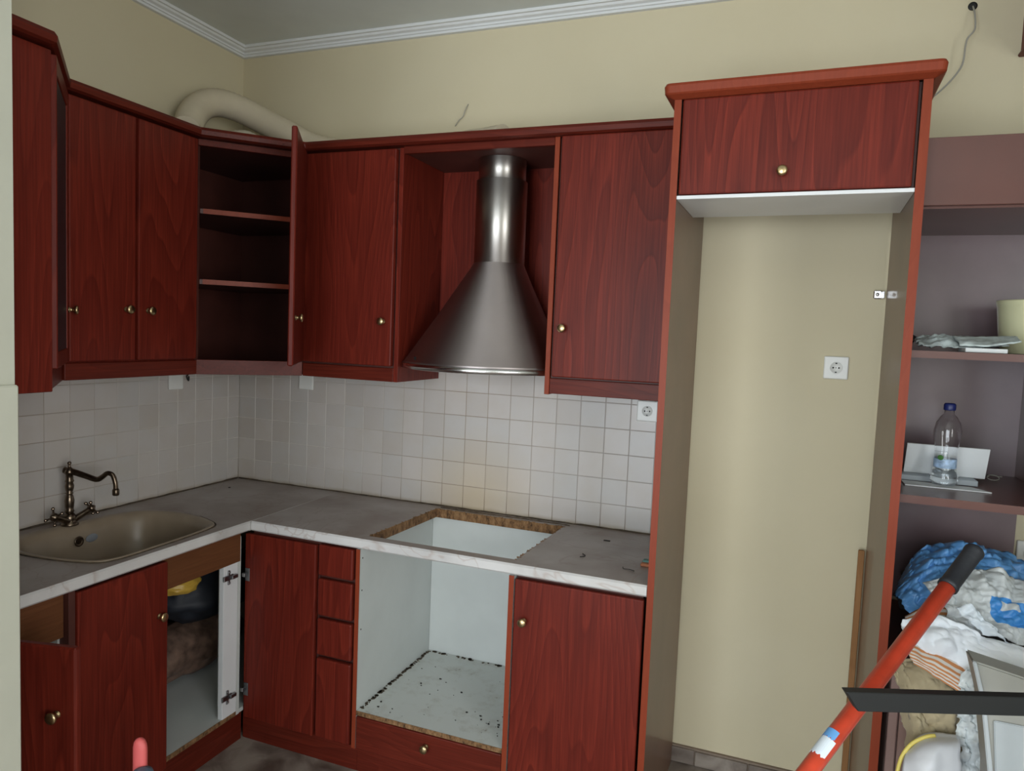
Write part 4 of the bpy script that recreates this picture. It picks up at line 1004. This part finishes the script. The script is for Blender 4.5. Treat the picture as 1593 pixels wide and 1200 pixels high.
# grey appliance casing standing on the floor
hs = thing('appliance_casing', 'grey plastic appliance casing standing upright at the lower right edge', 'casing', (3.1, -1.0, 0))
M = T(2.972, -.985, 0) @ Matrix.Rotation(math.radians(6), 4, 'Y') @ Matrix.Rotation(math.radians(8), 4, 'Z')
b = nb(); pts = [(0, .985), (.45, .92), (.45, .0), (.055, .0), (.055, .55), (.032, .80)]
def casing(pts, y0, y1, bev):
    t = bmesh.new(); a = [t.verts.new((x, y0, z)) for x, z in pts]; c_ = [t.verts.new((x, y1, z)) for x, z in pts]
    t.faces.new(a); t.faces.new(c_)
    for i in range(len(pts)): j = (i + 1) % len(pts); t.faces.new((a[i], a[j], c_[j], c_[i]))
    bmesh.ops.recalc_face_normals(t, faces=t.faces); bmesh.ops.bevel(t, geom=list(t.edges), offset=bev, segments=2, affect='EDGES'); return t
t = casing([(2.962, .988), (3.40, .905), (3.40, .0), (3.055, .0), (3.010, .74), (2.985, .905)], -1.0, -.93, .004); obj('body', t, GREYPL, hs)
t = casing([(3.012, .862), (3.39, .862), (3.39, .03), (3.07, .03), (3.024, .74)], -1.006, -1.0005, .002); obj('front_panel', t, GREYPL2, hs, 'paler grey front panel')
t = casing([(2.960, .990), (2.968, .990), (2.992, .905), (3.019, .74), (3.064, .0), (3.055, .0), (3.009, .74), (2.983, .905)], -1.012, -1.0005, .002); obj('side_rail', t, GREYPL2, hs, 'raised side rail')

# trestle with a dark flat rail
c = thing('trestle', 'dark flat metal rail of a trestle reaching in from the right edge', 'trestle', (3.3, -1.1, 0))
u_ = Vector((.925, .379, 0)).normalized(); n_ = Vector((u_.y, -u_.x, 0)); A_ = Vector((2.678, -1.355, 0)); 
M = Matrix(((u_.x, -n_.x, 0, A_.x), (u_.y, -n_.y, 0, A_.y), (0, 0, 1, 0), (0, 0, 0, 1)))
t = bmesh.new(); P4 = [(0, 1.016), (1.1, 1.016), (1.1, .978), (.026, .978)]
a = [t.verts.new((x, 0, z)) for x, z in P4]; c_ = [t.verts.new((x, .022, z)) for x, z in P4]; t.faces.new(a); t.faces.new(c_)
for i in range(4): j = (i + 1) % 4; t.faces.new((a[i], a[j], c_[j], c_[i]))
bmesh.ops.recalc_face_normals(t, faces=t.faces); bmesh.ops.bevel(t, geom=list(t.edges), offset=.0015, segments=1, affect='EDGES'); t.transform(M)
obj('top_rail', t, DARKM, c)
for s in (.50, 1.0):
    for k in (-1, 1):
        p0 = M @ Vector((s, .011, .980)); p1 = M @ Vector((s, .011 + k * .12, 0.006))
        b = nb(); tube(b, [p0, p1], .011, 10, 1); obj('leg', b, DARKM, c)

# red pole with black grip leaning on the pile
c = thing('roller_pole', 'red painted extension pole with black grip leaning across the pile', 'pole', (1.883, -2.232, 0))
Tp = Vector((2.983, -.85, 1.204)); Bp = Vector((2.625, -1.3, .812)); dd = (Bp - Tp); Fp = Tp + dd * ((Tp.z - .025) / -dd.z); ud = (Tp - Fp).normalized(); Lp = (Tp - Fp).length
b = nb(); tube(b, [Fp, Fp + ud * (Lp - .12)], .0185, 20, 1); obj('shaft', b, REDP, c)
b = nb(); Mq = Matrix.Translation(Fp + ud * (Lp - .135)) @ ud.to_track_quat('Z', 'Y').to_matrix().to_4x4()
lathe(b, [(.019, 0), (.0225, .001), (.0225, .010), (.021, .013), (.021, .120), (.0225, .123), (.0225, .131), (.019, .136), (.008, .138)], Mq, 24); obj('grip', b, GRIP, c, 'black rubber grip')
Mq = Matrix.Translation(Bp) @ ud.to_track_quat('Z', 'Y').to_matrix().to_4x4(); Mi = Mq.inverted()
cdir = Mi.to_3x3() @ (CAM_LOC + Vector((-1.6, 0, 1.0)) - Bp); a0 = math.atan2(cdir.y, cdir.x)
def patch(z0, z1, half):
    t = bmesh.new(); A = []; 
    for k in range(13):
        a = a0 - half + 2 * half * k / 12; jag = .003 * math.sin(k * 2.3)
        A.append([t.verts.new(Mq @ Vector((r * math.cos(a), r * math.sin(a), z + (jag if z == z0 else 0)))) for r, z in ((.0186, z0), (.0192, z0), (.0192, z1), (.0186, z1))])
    for p, q in zip(A, A[1:]):
        for m_ in range(4): n2 = (m_ + 1) % 4; t.faces.new((p[m_], p[n2], q[n2], q[m_]))
    t.faces.new(A[0][::-1]); t.faces.new(A[-1]); bmesh.ops.recalc_face_normals(t, faces=t.faces); return t
obj('sticker', patch(.035, .078, 1.2), GREYL, c, 'torn white sticker')
obj('sticker', patch(.0785, .100, .9), BLUEBAG, c, 'blue end of the torn sticker')

# long handled dustpan at the lower left
c = thing('dustpan', 'pink-red upright handle of a long dustpan in front of the sink cabinet', 'dustpan', (1.10, -1.56, 0))
b = nb(); t = bmesh.new()
hx, hy, ht = 1.108, -1.57, .650
ring_ = []
pr = [(0, .12), (.5, .12), (1, .12)]
def stadium(z, w, d): return [(hx + w * math.cos(a) * .92, hy + d * math.sin(a), z) for a in [2 * PI * k / 20 for k in range(20)]]
R_ = [stadium(.30, .018, .010), stadium(.45, .0225, .012), stadium(ht - .026, .0225, .012), stadium(ht - .014, .020, .011), stadium(ht - .005, .0135, .009), stadium(ht, .004, .003)]
obj('handle', loft(R_), PINKRED, c)
b = nb(); tube(b, [(hx, hy, .02), (hx, hy, .32)], .010, 12, 1); obj('stem', b, BLUEGREY, c)
b = nb(); prism(b, [(hx - .12, hy - .12), (hx + .12, hy - .12), (hx + .11, hy + .1), (hx - .11, hy + .1)], .0, .012, .003); box(b, hx - .115, hx + .115, hy + .085, hy + .1, .012, .10, .003); obj('pan', b, PINKRED, c)
b = nb(); lathe(b, [(.012, .530), (.026, .532), (.028, .550), (.022, .566), (.010, .570)], T(hx + .030, hy - .02, .018), 20); obj('hook_ring', b, BLUEGREY, c, 'blue-grey plastic clip')
